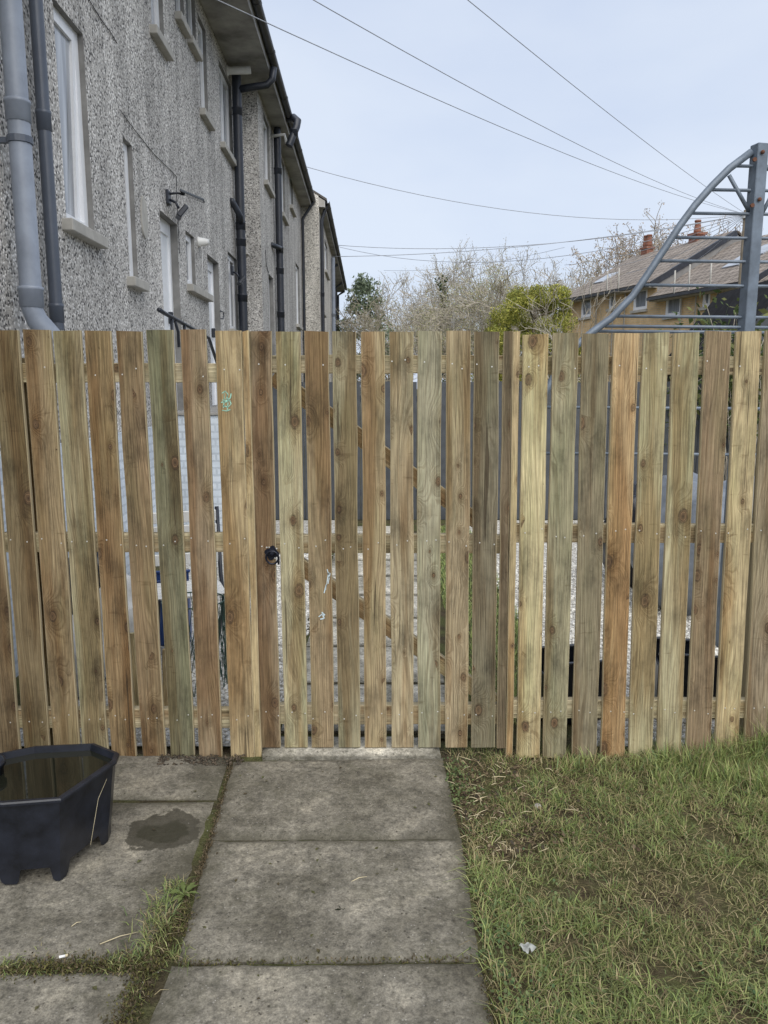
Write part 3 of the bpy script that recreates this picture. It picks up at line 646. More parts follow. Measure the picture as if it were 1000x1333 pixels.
FLOOR = 1.40
topU = EZ - .06
hw = [hole(X1, (78,150), (116,180), (109,46), (122,306)), hole(X1, (165,280), (176,280), (172,190), (180,366)), hole(X1, (243,340), (254,340), (248,305), (247,371)),
      hole(X1, (298,380), (309.5,380), (309,339), (309,432)),
      hole(X1, (197,20), (213,30), topU, (212,60)), hole(X1, (228,12), (240,22), topU, (239,36)), hole(X1, (243.5,40), (255,40), topU, (254,66)),
      hole(X1, (259.5,80), (269,80), (267,38), (272,160)), hole(X1, (287,150), (302,150), (301,113), (303,211))]
hd = [hole(X1, (211,350), (233,350), (230,292), FLOOR), hole(X1, (271.5,380), (286.5,400), (285,343), FLOOR)]
YE1 = wall_pt(316, 350, X1).y
h1 = house('grey pebbledash house with white doors, tilted white window and grey drain pipes', X1, 1.2, YE1, EZ, hw, hd, M['dash'], XE)
for i, h in enumerate(hw):
    window(h1, X1, h, pane='glass_pale' if i in (0, 4, 8) else 'glass', ajar=(i == 0), bars=(.5,) if i in (3, 8) else (), over={2: .03, 5: .02, 6: .02}.get(i, .09),
           sill_far=wall_pt(271, 390, X1).y if i == 2 else None)
for h in hd: door(h1, X1, h)
# painted block base course
bs = MB().box((X1 + .002, 1.2, -.05), (X1 + .05, YE1 - .002, FLOOR - .12)).build('base_course', M['painted_block'], h1)
# cracks and cables on the wall: a thin black cable
def wall_tube(parent, name, pts, X, r, mat, off=.008):
    P = [wall_pt(x, y, X) + Vector((off, 0, 0)) for x, y in pts]; return MB().tube(P, r, 6).build(name, mat, parent, True)
wall_tube(h1, 'cable', [(110,-8),(127,20),(136,33),(143,42),(151,56)], X1, .004, M['cable'])
wall_tube(h1, 'cable', [(155,143),(175,170),(200,201),(222,222),(229,230),(229,255),(231,290),(233,330)], X1, .0035, M['cable'])
wall_tube(h1, 'cable', [(262,320),(263,350),(264,390)], X1, .004, M['white_plastic'])
# soil pipes by the near corner
yA = wall_pt(31, 250, X1 + .13).y
zt = EZ - .02
p1 = downpipe('soil_pipe', h1, [(X1+.13, yA, zt + .3), (X1+.13, yA, wall_pt(45, 402, X1+.13).z), (X1+.15, yA+.01, wall_pt(50, 418, X1+.13).z), (X1+.22, yA+.05, wall_pt(50, 440, X1+.13).z)], .062, M['grey_pipe'],
         sockets=(wall_pt(30, 150, X1+.13).z, wall_pt(45, 388, X1+.13).z))
MB().lathe([(.062, -.02), (.07, -.018), (.07, .018), (.062, .02)], 16, Matrix.Translation((X1+.13, yA, wall_pt(30, 151, X1+.13).z - .15))).build('pipe_clip', M['dark_grey'], p1)
MB().bar((X1, yA, wall_pt(30, 151, X1+.13).z - .15), (X1+.06, yA, wall_pt(30, 151, X1+.13).z - .15), .03, .03).build('pipe_bracket', M['dark_grey'], p1)
yB = wall_pt(60, 200, X1 + .09).y
p2 = downpipe('rain_pipe', h1, [(X1+.09, yB, zt + .3), (X1+.09, yB, wall_pt(78, 430, X1+.09).z)], .041, M['dark_grey'], sockets=(wall_pt(60, 160, X1+.09).z, wall_pt(75, 408, X1+.09).z))
# corner stack
yC = wall_pt(313.5, 300, X1 + .1).y
zz = lambda y: wall_pt(316, y, X1 + .1).z
sk = downpipe('soil_stack', h1, [(X1+.1, yC, -.03), (X1+.1, yC, EZ - .02)], .072, M['black_pipe'], sockets=(zz(160), zz(298), zz(318), zz(388)))
MB().tube([(X1+.1, yC, zz(298)), (X1+.12, yC-.12, zz(288)), (X1+.02, yC-.3, zz(272)), (X1-.02, yC-.3, zz(272))], .05, 12).build('branch_pipe', M['black_pipe'], sk, True)
MB().tube([(X1+.1, yC, EZ-.28), (X1+.35, yC, EZ-.24), (XE-.02, yC+.02, EZ-.2), (XE+.06, yC+.02, EZ-.12), (XE+.085, yC+.02, EZ+.05)], .055, 12).build('swan_neck', M['black_pipe'], h1, True)
wf = MB().tube([(X1-.01, yC-.28, zz(121)), (X1+.30, yC-.28, zz(120.5)), (X1+.36, yC-.28, zz(120))], .055, 12).build('white_overflow_pipe', M['white_plastic'], h1, True); smooth_by_angle(wf, 40)
MB().lathe([(.056, 0), (.075, .005), (.075, .02), (.056, .025)], 14, Matrix.Translation((X1+.002, yC-.28, zz(121))) @ Matrix.Rotation(math.pi/2, 4, 'Y')).build('wall_flange', M['white_plastic'], wf)
# vent bowl, plaster patch, hooks
vb = wall_pt(258, 315, X1)
MB().lathe([(.06, 0), (.066, .01), (.055, .03), (.05, .08), (.04, .10), (.036, .13)], 16, Matrix.Translation(vb) @ Matrix.Rotation(math.pi/2, 4, 'Y') ).build('flue_cowl', M['white_plastic'], h1, True)
pp = wall_pt(187, 283, X1); pv = []
for k in range(18):
    t = 2*math.pi*k/18; pv.append((X1 + .012, pp.y + .10*math.cos(t)*(1+.2*mnoise.noise(Vector((k, 0, 0)))), pp.z + .19*math.sin(t)))
MB().add(pv + [(X1 - .01, p[1]*1.0, p[2]) for p in pv], [tuple(range(18))] + [(k, 18+k, 18+(k+1) % 18, (k+1) % 18) for k in range(18)]).build('cement_patch', M['sill'], h1)
vb2 = wall_pt(312, 322, X1); MB().add([(X1+.005,vb2.y-.15,vb2.z-.13),(X1+.16,vb2.y-.15,vb2.z-.13),(X1+.005,vb2.y-.15,vb2.z+.14),(X1+.005,vb2.y+.1,vb2.z-.13),(X1+.16,vb2.y+.1,vb2.z-.13),(X1+.005,vb2.y+.1,vb2.z+.14)],
    [(0,1,2),(3,5,4),(0,3,4,1),(1,4,5,2),(0,2,5,3)]).build('vent_hood', M['sill'], h1)
wall_tube(h1, 'iron_hook', [(282,405),(286,406),(287,411),(286,415),(283,415)], X1, .008, M['black_pipe'], .05)

def floodlight(px, py, label, solar):
    b = wall_pt(px, py, X1); fl = empty('floodlight', (0,0,0), 0); fl.location = Matrix.Rotation(HANG, 3, 'Z') @ Vector((b.x, b.y, b.z)); fl.rotation_euler = (0, 0, HANG)
    MB().box((-.002, -.06, -.07), (.03, .06, .07), .006).build('back_box', M['black_pipe'], fl)
    MB().tube([(.02, 0, -.02), (.09, 0, -.05), (.12, -.01, -.11)], .014, 8).build('arm', M['black_pipe'], fl, True)
    o = MB().box((-.02, -.11, -.07), (.035, .11, .07), .01).build('lamp_head', M['black_pipe'], fl); o.location = (.15, -.02, -.15); o.rotation_euler = (0, .7, .3)
    l = MB().box((.0352, -.09, -.055), (.038, .09, .055)).build('lens', M['glass_pale'], o)
    if solar:
        MB().tube([(.02, .02, .04), (.1, .06, .06), (.16, .1, .05)], .012, 8).build('arm', M['black_pipe'], fl, True)
        s = MB().box((-.13, -.12, -.012), (.13, .12, .012), .006).build('solar_panel', M['glass'], fl); s.location = (.24, .12, .04); s.rotation_euler = (.1, .35, .2)
    return tag(fl, label, 'light')
floodlight(217.5, 257, 'black twin solar floodlight above the white house door', True)
floodlight(301, 352, 'small black floodlight above the ground window beside corner stack', False)

# landing with handrail below the doors
ya, yb = hd[0][0] - .25, hd[1][1] + .2
lt = tag(empty('door_landing', (0,0,0), HANG), 'pale painted concrete landing with black iron handrail below the house doors', 'landing')
MB().box((X1 + .052, ya, -.03), (X1 + .75, yb, FLOOR - .03), .01).build('platform', M['painted_block'], lt)
MB().box((X1 + .05, ya - .02, FLOOR - .029), (X1 + .78, yb + .02, FLOOR + .0), .006).build('paving_top', M['cement'], lt)
for k in range(6):
    MB().box((X1 + .06, yb + .022 + .26*k, -.03), (X1 + .74, yb + .28 + .26*k, FLOOR - .06 - .2*(k+1)), .006).build('step', M['cement'], lt)
hx = X1 + .62
def hpt(px, py): return wall_pt(px, py, hx)
A, B = hpt(207, 403), hpt(272, 440)
MB().tube([A, hpt(213,407), hpt(262,434), B, (hx, B.y + .9, B.z - .55)], .016, 8).build('handrail', M['black_pipe'], lt, True)
for f in (.18, .5, .82):
    p = hpt(213,407).lerp(hpt(262,434), f); MB().tube([(hx, p.y, FLOOR - .01), (hx, p.y, p.z)], .013, 8).build('baluster', M['black_pipe'], lt, True)
MB().tube([hpt(228, 418) + Vector((0,0,0)), hpt(232, 432), hpt(233, 452)], .012, 8).build('baluster', M['black_pipe'], lt, True)

# second house, a step forward
X2 = wall_pt(339.5, 350, -2.1).x; s_ = YE1; d_ = ray(339.5, 300); l_ = Vector((d_.x*ch_ + d_.y*sh_, -d_.x*sh_ + d_.y*ch_)); X2 = l_.x * YE1 / l_.y
YE2 = wall_pt(393, 350, X2).y
h2w = [hole(X2, (344,200), (351,200), (350,165), (353,252)), hole(X2, (366,250), (371,250), (370,215), (371,286)), hole(X2, (385.5,380), (390,380), (390,350), (390,425)), hole(X2, (377,230), (381,230), (380,215), (381,275))]
h2d = [hole(X2, (350.5,400), (356.5,400), (356,363), FLOOR)]
h2 = house('second pebbledash house with return wall behind the black corner stack', X2, YE1 + .003, YE2, EZ, h2w, h2d, M['dash'], XE)
for h in h2w: window(h2, X2, h, over=.12)
for h in h2d: door(h2, X2, h)
yD = wall_pt(363.5, 300, X2 + .1).y; z2 = lambda y: wall_pt(364, y, X2 + .1).z
sk2 = downpipe('soil_stack', h2, [(X2+.1, yD, -.03), (X2+.1, yD, z2(180)), (X2+.13, yD, z2(170)), (X2+.28, yD-.1, z2(167)), (X2+.44, yD-.25, z2(169)), (X2+.52, yD-.34, z2(175)), (X2+.50, yD-.38, z2(182)), (X2+.36, yD-.45, z2(206))], .068, M['black_pipe'],
         sockets=(z2(190), z2(228), z2(326), z2(352), z2(408)))
MB().tube([(X2+.1, yD, z2(328)), (X2+.12, yD-.12, z2(324)), (X2+.02, yD-.5, z2(325)), (X2-.02, yD-.5, z2(325))], .045, 10).build('branch_pipe', M['black_pipe'], sk2, True)
MB().tube([(X2-.01, yD-.1, z2(188)), (X2+.25, yD-.1, z2(186)), (X2+.28, yD-.1, z2(196))], .03, 8).build('white_overflow_pipe', M['white_plastic'], h2, True)
yF = YE2 - .18
downpipe('rain_pipe', h2, [(X2+.06, yF, -.03), (X2+.06, yF, EZ-.35), (XE+.0, yF, EZ-.05), (XE+.085, yF, EZ+.08)], .04, M['black_pipe'], sockets=(3.0,))
wall_tube(h2, 'cable', [(345,325),(346,345),(349,355)], X2, .006, M['cable'], .01)

X3 = (lambda l: l.x * YE2 / l.y)((lambda d: Vector((d.x*ch_ + d.y*sh_, -d.x*sh_ + d.y*ch_)))(ray(415.5, 300)))
YE3 = wall_pt(432, 350, X3).y
XE3 = -.238 * (EZ - H)
h3w = [hole(X3, (423,340), (426.5,340), (426,322), (427,362)), hole(X3, (420,400), (422,400), (421,372), (421,408))]
h3 = house('paler pebbledash house farther along, its gable return in view', X3, YE2 + .003, YE3, EZ, h3w, [], M['dash_pale'], XE3)
for h in h3w: window(h3, X3, h, over=.12)
downpipe('rain_pipe', h3, [(X3+.06, YE2+.25, -.03), (X3+.06, YE2+.25, EZ-.3), (XE3+.0, YE2+.25, EZ-.05), (XE3+.06, YE2+.25, EZ+.08)], .05, M['black_pipe'], sockets=(2.6,4.2))
downpipe('soil_stack', h3, [(X3+.1, YE3-1.2, -.03), (X3+.1, YE3-1.2, EZ-.3)], .07, M['grey_pipe'], sockets=(2.6,4.2))
X4 = X3 - .22
h4w = [hole(X4, (437,400), (439,400), (438,385), (438,418))]
h4 = house('last pebbledash house at far end of the terrace, set back and dark', X4, YE3 + .003, 41.0, EZ, h4w, [], M['dash'], XE3)
for h in h4w: window(h4, X4, h, over=.12)
for yy in (YE3 + 2.0, YE3 + 7.5, 40.2): downpipe('rain_pipe', h4, [(X4+.06, yy, -.03), (X4+.06, yy, EZ-.25), (XE3, yy, EZ-.05)], .055, M['black_pipe'], sockets=(3.0,))

# ------------------------------------------------------------------ ochre brick terrace far right
RV = ray(165, 503.5); rd = Vector((RV.x, RV.y, 0)).normalized(); rn = Vector((-rd.y, rd.x, 0))      # rn points left, towards the gardens
RP = aty(854, 378, 30.0)
def row_pt(px, py):
    d = ray(px, py); s = (Vector((RP.x, RP.y, 0))).dot(rn) / d.dot(rn); return Vector((0, 0, H)) + d * s
def row_local(p): q = p - Vector((RP.x, RP.y, 0)); return (q.dot(rd), p.z)
RA = math.atan2(rd.x, rd.y)
def ochre_house(label, pe0, pe1, wins, length=None, pipes=(), chim=(), rise=2.1, sky=()):
    """pe0/pe1: far and near eaves pixels"""
    a, za = row_local(row_pt(*pe0)); b, zb = row_local(row_pt(*pe1)); ze = (za + zb) / 2; y0, y1 = min(a, b), max(a, b)
    hs = tag(empty('brick_house', (RP.x, RP.y, 0), -RA), label, 'house', 'ochre brick houses beyond the garden')
    # local frame: +y along row (away), -x is the garden side
    holes = []
    for (px0, py0, px1, py1) in wins:
        p, q = row_local(row_pt(px0, py0)), row_local(row_pt(px1, py1)); holes.append((min(p[0], q[0]), max(p[0], q[0]), min(p[1], q[1]), max(p[1], q[1])))
    w = MB(); r = []; facade(w, r, 0, y0, y1, -.05, ze, holes, -.08)
    MB().add([(0,y0,-.05),(7,y0,-.05),(7,y0,ze),(3.5,y0,ze+rise-.1),(0,y0,ze)], [(0,1,2,3,4)]).build('gable_wall', M['gable'], hs); w.add([(0,y1,-.05),(0,y1,ze),(3.5,y1,ze+rise-.1),(7,y1,ze),(7,y1,-.05)], [(0,1,2,3,4)])
    w.build('wall', M['ochre'], hs); [x.build('opening_reveal', M['ochre'], hs) for x in r]
    for (c0, c1, d0, d1) in holes:
        wi = empty('window'); wi.parent = hs; wi.location = (.06, (c0+c1)/2, d0); W2, HH = (c1-c0)/2, d1-d0; t = .12; fm = MB()
        for p0, p1 in (((-.04,-W2,0),(.03,-W2+t,HH)), ((-.04,W2-t,0),(.03,W2,HH)), ((-.039,-W2+t,0),(.03,W2-t,t)), ((-.039,-W2+t,HH-t),(.03,W2-t,HH))): fm.box(p0, p1)
        fm.build('frame', M['pvc'], wi)
        if W2 > .45: MB().box((-.035, -.06, t), (.03, .06, HH-t)).build('mullion', M['pvc'], wi); MB().box((-.034, -W2+t, HH*.62), (.029, -.06, HH*.62+.09)).build('transom', M['pvc'], wi)
        MB().box((.0, -W2+t-.01, t-.01), (.012, W2-t+.01, HH-t+.01)).build('pane', M['glass_mid'], wi); MB().box((-.14, -W2-.06, -.1), (.0, W2+.06, -.002)).build('sill', M['sill'], wi)
    L = y1 - y0; sl = math.hypot(3.85, rise); an = math.atan2(rise, 3.85)
    rf = MB().box((-.0, 0, 0), (L, sl, .07)).build('roof', M['tiles'], hs)      # local x along the eaves, y up the slope
    rf.matrix_local = Matrix.Translation((-.35, y0, ze - .02)) @ Matrix(((0, math.cos(an), -math.sin(an), 0), (1, 0, 0, 0), (0, math.sin(an), math.cos(an), 0), (0, 0, 0, 1)))
    rb = MB().box((0, 0, 0), (L, sl, .07)).build('roof', M['tiles'], hs)
    rb.matrix_local = Matrix.Translation((7.35, y0, ze - .02)) @ Matrix(((0, -math.cos(an), math.sin(an), 0), (1, 0, 0, 0), (0, math.sin(an), math.cos(an), 0), (0, 0, 0, 1)))
    MB().box((-.47, y0 + .01, ze - .10), (-.352, y1 - .01, ze + .0)).build('gutter', M['gutter'], hs)
    MB().box((-.35, y0 + .012, ze - .14), (-.002, y1 - .012, ze - .09)).build('soffit', M['sill'], hs)
    MB().bar((-.30, y0 + .02, ze - .04), (3.5, y0 + .02, ze + rise - .06), .12, .22).build('bargeboard', M['black_pipe'], hs)
    for (px, up) in pipes:
        yy, _ = row_local(row_pt(px, pe1[1])); MB().tube([(-.08, yy, -.03), (-.08, yy, ze - .15), (-.42, yy, ze - .03), (-.42, yy, ze + up)], .028, 6).build('drain_pipe', M['sill'], hs, True)
    for f, g in sky:
        MB().box((L*f, sl*g, .072), (L*f + .8, sl*g + .9, .12)).build('skylight', M['glass_pale'], rf)
    for f, w_, hh_, pots in chim:
        cy = y0 + L*f; zc = ze + rise - .4; cw = min(.4, w_ * .42); cm = MB().box((3.5 - cw, cy, zc), (3.5 + cw, cy + w_, zc + hh_)).box((3.45 - cw, cy - .05, zc + hh_ + .001), (3.55 + cw, cy + w_ + .05, zc + hh_ + .10)); co = cm.build('chimney', M['redbrick'], hs)
        for k in range(pots):
            MB().lathe([(.13, 0), (.15, .05), (.11, .4), (.14, .45), (.12, .5)], 12, Matrix.Translation((3.5, cy + w_*(k+.5)/pots, zc + hh_ + .121))).build('chimney_pot', M['redbrick'], co)
    return hs
ochre_house('ochre brick house farther off with small skylight, left of the roof step', (735, 393), (856, 369), [(757, 386, 769, 412), (793, 383, 801, 401), (825, 377, 842, 402)],
            pipes=((780, .7), (802, .8), (817, .8)), chim=((.30, .5, .62, 1), (.80, .42, .6, 2)), sky=((.72, .3),))
ochre_house('ochre brick house nearer the steel arch, with red brick chimney', (855, 388), (990, 367), [(867, 386, 886, 410), (915, 379, 924, 399), (955, 372, 967, 396)],
            pipes=((891, .8), (910, .9), (938, .9)), chim=((.05, 1.0, .9, 2),), sky=((.40, .35), (.31, .5)), rise=2.2)
ochre_house('ochre brick house at the near end, mostly behind the steel post', (991, 376), (1130, 352), [(1010, 368, 1030, 398)], chim=((.45, 1.0, .9, 2),), rise=2.3)

# ------------------------------------------------------------------ steel arch frame behind the fence
YA = 4.75
AR = tag(empty('steel_arch', (aty(975, 430, YA).x, YA, 0)), 'blue grey steel half arch frame with level rods bolted to a square post', 'garden frame')
Lr = AR.location.copy()
def ap(px, py, dy=0.0): return aty(px, py, YA) + Vector((0, dy, 0)) - Lr
arc = [(690, 560), (705, 520), (728, 478), (748, 452), (771, 432), (796, 414), (824, 385), (844, 356), (866, 323), (885, 294), (905, 267), (927, 242), (950, 219), (978, 198)]
o = MB().tube([ap(686, 700)] + [ap(686, 600)] + [ap(*p) for p in arc], .0215, 12).build('arch_tube', M['steel'], AR, True)
pt, pb = ap(991, 188), ap(971, 432); pw = .036
pm = MB().box((-pw, -.036, 0), (pw, .036, pt.z), .004); po = pm.build('post', M['steel'], AR); po.location = ((pt.x + pb.x) / 2 - .004, 0, 0); po.rotation_euler = (0, 0, math.radians(14))
for (px, py) in ((988, 201), (984, 262)): MB().lathe([(.012, 0), (.012, .006), (.006, .012)], 8, Matrix.Translation(ap(px, py, -.044)) @ Matrix.Rotation(math.pi/2, 4, 'X')).build('bolt', M['rust'], AR)
for (px, py) in ((974, 270), (977, 211)): MB().lathe([(.012, 0), (.012, .012)], 8, Matrix.Translation(ap(px, py, -.046)) @ Matrix.Rotation(math.pi/2, 4, 'X')).build('bolt', M['rust'], AR)
pts_arc = [Vector((p[0], p[1], 0)) for p in arc]
def arc_x(y):
    for a, b in zip(arc[:-1], arc[1:]):
        if b[1] <= y <= a[1]: return a[0] + (b[0]-a[0]) * (a[1]-y) / (a[1]-b[1])
    return 690
for y in (216, 247, 277.5, 309, 339.5, 371, 411.5, 424.5, 431):
    MB().tube([ap(arc_x(y) + 2, y), ap(1120, y + 3)], .0095, 8).build('rod', M['steel'], AR, True)
for y in (480, 530, 590): MB().tube([ap(690, y), ap(1120, y + 3)], .0095, 8).build('rod', M['steel'], AR, True)
MB().tube([ap(949, 228), ap(975, 275)], .012, 8).build('strut', M['steel'], AR, True); MB().tube([ap(1012, 240), ap(990, 282)], .012, 8).build('strut', M['steel'], AR, True)
MB().tube([ap(985, 196), ap(1010, 194), ap(1040, 204), ap(1075, 232), ap(1110, 275), ap(1150, 345), ap(1200, 430), ap(1230, 520), ap(1232, 700)], .0215, 12).build('arch_tube', M['steel'], AR, True)
MB().tube([ap(686, 695), Vector((ap(686, 700).x, 0, -.02))], .0215, 10).build('leg', M['steel'], AR, True); MB().tube([ap(1232, 695), Vector((ap(1232, 700).x, 0, -.02))], .0215, 10).build('leg', M['steel'], AR, True)
MB().tube([ap(992, 217), ap(1000, 219), ap(1020, 218)], .016, 8).build('clamp_bar', M['steel'], AR, True)

# ------------------------------------------------------------------ overhead wires and their pole
PY = 24.0; ptop = aty(972, 279, PY)
tp = tag(empty('telegraph_pole', (ptop.x, PY, 0)), 'brown wooden telegraph pole where all the overhead wires meet, behind the steel post', 'pole')
MB().tube([(0,0,-.05), (0,0,2), (0,0,ptop.z + .12)], [.13, .12, .085], 12).build('shaft', M['bark'], tp, True)
MB().lathe([(.13, 0), (.13, .1)], 12, Matrix.Translation((0,0,ptop.z - .12))).build('wire_ring', M['zinc'], tp)
def wire(a, b, sag, label, r=.0052, n=18):
    pts = []
    for k in range(n + 1):
        t = k / n; p = a.lerp(b, t); p.z -= sag * 4 * t * (1 - t); pts.append(p)
    return tag(MB().tube(pts, r, 5).build('overhead_wire', M['wire'], None, True), label, 'wire', 'overhead wires fanning out from the telegraph pole')
HL = Matrix.Rotation(HANG, 3, 'Z')
wire(aty(240, -20, 7.3), ptop, .22, 'overhead wire crossing in front of the near house soffit')
wire(aty(330, -45, 7.6), ptop, .25, 'overhead wire next above the one crossing the soffit')
wire(aty(470, -115, 8.0), ptop, .12, 'steepest overhead wire high in the sky')
wire(aty(398, 217, 19.0), ptop, .55, 'overhead wire leaving the gutter of the second pebbledash house', .008)
wire(aty(437, 319, 28.0), ptop, .45, 'upper overhead wire reaching the far terrace gutter', .010)
wire(aty(432, 334, 26.0), ptop, .28, 'lower overhead wire reaching the far terrace gutter', .010)
wire(aty(425, 317, 34.0), ptop, 1.05, 'slack overhead wire reaching the last house of the terrace', .010)
for (px, py) in ((735, 345), (775, 352), (815, 356), (850, 352), (880, 352), (905, 352)):
    wire(aty(px, py, 33), ptop, .25, 'thin overhead wire running from the pole to the ochre brick houses', .008)
wire(aty(500, 352, 60), aty(735, 322, 45), .4, 'faint distant wire above the bare trees', .012)
lpp = aty(591, 430, 42); lpt = aty(591, 391, 42)
lp = tag(empty('street_lamp', (lpp.x, 42, 0)), 'slim pale street lamp between the bare trees', 'lamp')
MB().tube([(0,0,-.05), (0,0,lpt.z - .2), (.1,0,lpt.z - .05), (.35,0,lpt.z)], .06, 8).build('column', M['cement'], lp, True); MB().box((.3, -.1, lpt.z - .06), (.8, .1, lpt.z + .06), .03).build('lantern', M['sill'], lp)

# ------------------------------------------------------------------ trees
def branch_set(root, height, spread, levels, seed, kids=(5, 4, 4, 3), trunk_r=.16, up=.35, start=.25, droop=0.0):
    """returns lists of (points, radii) for the trunk with limbs, and for the twigs"""
    r = random.Random(seed); big = []; fine = []
    def grow(p, d, L, rad, lev):
        n = 5 if lev < 2 else 4; pts = [p.copy()]; rs = [rad]; q = p.copy(); dd = d.copy()
        for k in range(n):
            w = .16 if lev == 0 else .30
            dd = (dd + Vector((r.gauss(0, w), r.gauss(0, w), r.gauss(0, w) * .7 + up * .18 - droop * lev * .05))).normalized(); q = q + dd * L / n; pts.append(q.copy()); rs.append(rad * (1 - .75 * (k + 1) / n))
        (big if lev < 2 else fine).append((pts, rs))
        if lev >= levels: return
        for k in range(kids[min(lev, len(kids)-1)]):
            t = r.uniform(start if lev == 0 else .2, 1.0); i = min(int(t * n), n - 1); b = pts[i].lerp(pts[i+1], t * n - i)
            ax = dd.orthogonal().normalized(); ax.rotate(Matrix.Rotation(r.uniform(0, 2*math.pi), 3, dd)); nd = (dd * r.uniform(.5, 1.0) + ax * spread * r.uniform(.6, 1.2) + Vector((0, 0, up * .4))).normalized()
            grow(b, nd, L * r.uniform(.48, .72), max(rs[i] * .55, .006), lev + 1)
    grow(Vector((0, 0, -.05)), Vector((r.gauss(0, .05), r.gauss(0, .05), 1)), height * .62, trunk_r, 0); return big, fine
def tubes_np(items, n=3, rmin=0.0):
    V = []; T = []
    for pts, rs in items:
        o = len(V)
        for i, p in enumerate(pts):
            d = (pts[min(i+1, len(pts)-1)] - pts[max(i-1, 0)]).normalized(); a = d.orthogonal().normalized(); b = d.cross(a); rr = max(rs[i], rmin)
            for k in range(n):
                t = 2*math.pi*k/n; V.append(p + (a*math.cos(t) + b*math.sin(t)) * rr)
        for i in range(len(pts) - 1):
            for k in range(n):
                k2 = (k+1) % n; T.append((o+i*n+k, o+i*n+k2, o+(i+1)*n+k2, o+(i+1)*n+k))
    return [tuple(v) for v in V], T
def leaf_cloud(centres, radii, count, size, cols, seed, flat=1.0, up=0.0, elong=2.2):
    g = np.random.default_rng(seed); C = np.asarray(centres, float); R = np.asarray(radii, float); idx = g.integers(0, len(C), count)
    dv = g.normal(size=(count, 3)); dv /= np.linalg.norm(dv, axis=1)[:, None]; P = C[idx] + dv * (R[idx] * g.random(count) ** .45)[:, None] * np.array([1, 1, flat])
    a = g.normal(size=(count, 3)); a[:, 2] += up; a /= np.linalg.norm(a, axis=1)[:, None]; b = np.cross(a, g.normal(size=(count, 3))); b /= np.linalg.norm(b, axis=1)[:, None]
    s = size * g.uniform(.6, 1.4, count)[:, None]; V = np.stack([P - a*s*elong*.5, P + b*s*.5, P + a*s*elong*.5, P - b*s*.5], 1).reshape(-1, 3)
    T = np.arange(count * 4).reshape(-1, 4); ca = np.asarray(cols, float); c = ca[g.integers(0, len(ca), count)] * g.uniform(.75, 1.25, count)[:, None]
    clump = g.uniform(.8, 1.2, len(C))[idx][:, None]; return V, T, np.repeat(c * clump, 4, 0)
def bare_tree(px, pbase, ptop, Y, label, seed, spread=.75, levels=4, kids=(6, 5, 5, 4), tr=.16, mat='twig', rmin=.010, ivy=0, buds=None, start=.15, group='leafless trees beyond the fence', up=.35):
    top = aty(px, ptop, Y); h = top.z; t = tag(empty('bare_tree', (top.x, Y, 0)), label, 'tree', group)
    big, fine = branch_set(None, h, spread, levels, seed, kids, tr, up, start)
    zs_ = sorted(p.z for it in fine for p in it[0]); k = h / zs_[int(len(zs_) * .985)]
    for it in big + fine:
        for p in it[0]: p *= k
    V, T = tubes_np(big, 6, rmin); MB().add(V, T).build('trunk', M['bark'] if mat == 'bark' else M['twig'], t, True)
    V, T = tubes_np(fine, 3, rmin); MB().add(V, T).build('crown', M[mat], t)
    if ivy:
        cs = [p for it in big[:7] for p in it[0]]; V, T, c = leaf_cloud([p[:] for p in cs], [.45] * len(cs), ivy, .13, [(.045, .075, .025), (.07, .10, .035)], seed, 1.0); np_mesh('ivy', V, T, M['leaf'], t, c)
    if buds:
        n_, size, cols = buds; n_ = int(n_ * 1.8); size *= .3; cs = [it[0][-1][:] for it in fine]; V, T, c = leaf_cloud(cs, [.3] * len(cs), n_, size, cols, seed + 1); np_mesh('buds', V, T, M['leaf'], t, c)
    return t
bud_tan = [(.42, .36, .24), (.38, .35, .21), (.45, .40, .29)]; bud_green = [(.30, .33, .13), (.36, .38, .16)]
bare_tree(606, 430, 336, 46, 'tall bare tree with ivy climbing its trunk, beyond the gate', 3, spread=.75, levels=4, kids=(11, 7, 6, 4), tr=.22, ivy=1500, buds=(5000, .10, bud_tan), rmin=.012)
bare_tree(570, 430, 352, 52, 'pale bare tree left of the ivy clad one', 4, .85, 4, (10, 7, 6, 4), .18, buds=(4000, .10, bud_tan), rmin=.012)
bare_tree(660, 430, 344, 50, 'straw coloured leafless tree behind the yellow green conifer', 5, .8, 4, (10, 7, 6, 4), .18, buds=(7000, .12, bud_tan), rmin=.012)
bare_tree(630, 430, 356, 40, 'budding tree with yellowish twigs between conifer and street lamp', 15, .7, 4, (8, 6, 5, 3), .14, buds=(7000, .10, bud_tan + bud_green), rmin=.013)
bare_tree(520, 430, 374, 44, 'low bare tree beside the end of the terrace', 6, .9, 4, (7, 5, 5, 4), .14, buds=(3500, .09, bud_tan), rmin=.014)
bare_tree(490, 430, 388, 34, 'thicket of pale bare branches beneath the blue green pine', 7, 1.0, 4, (8, 5, 5, 3), .10, rmin=.010, buds=(2500, .07, bud_tan + bud_green))
bare_tree(548, 430, 398, 36, 'low budding bush between the pine and the street lamp', 27, 1.0, 4, (8, 5, 5, 3), .10, rmin=.010, buds=(5000, .08, bud_tan + bud_green))
bare_tree(720, 430, 345, 48, 'bare tree rising behind the roof of the ochre houses', 8, .8, 4, (8, 6, 5, 4), .16, rmin=.015, buds=(4000, .10, bud_tan))
bare_tree(752, 430, 352, 17, 'leafless shrub with pale crooked branches beside the yellow green conifer', 9, .75, 4, (7, 5, 4, 3), .07, mat='twig', rmin=.0055, start=.1, up=.5)
bare_tree(722, 430, 372, 18, 'smaller leafless shrub in front of the yellow green conifer', 19, .7, 3, (7, 5, 4), .06, mat='twig', rmin=.006, start=.1, up=.5)
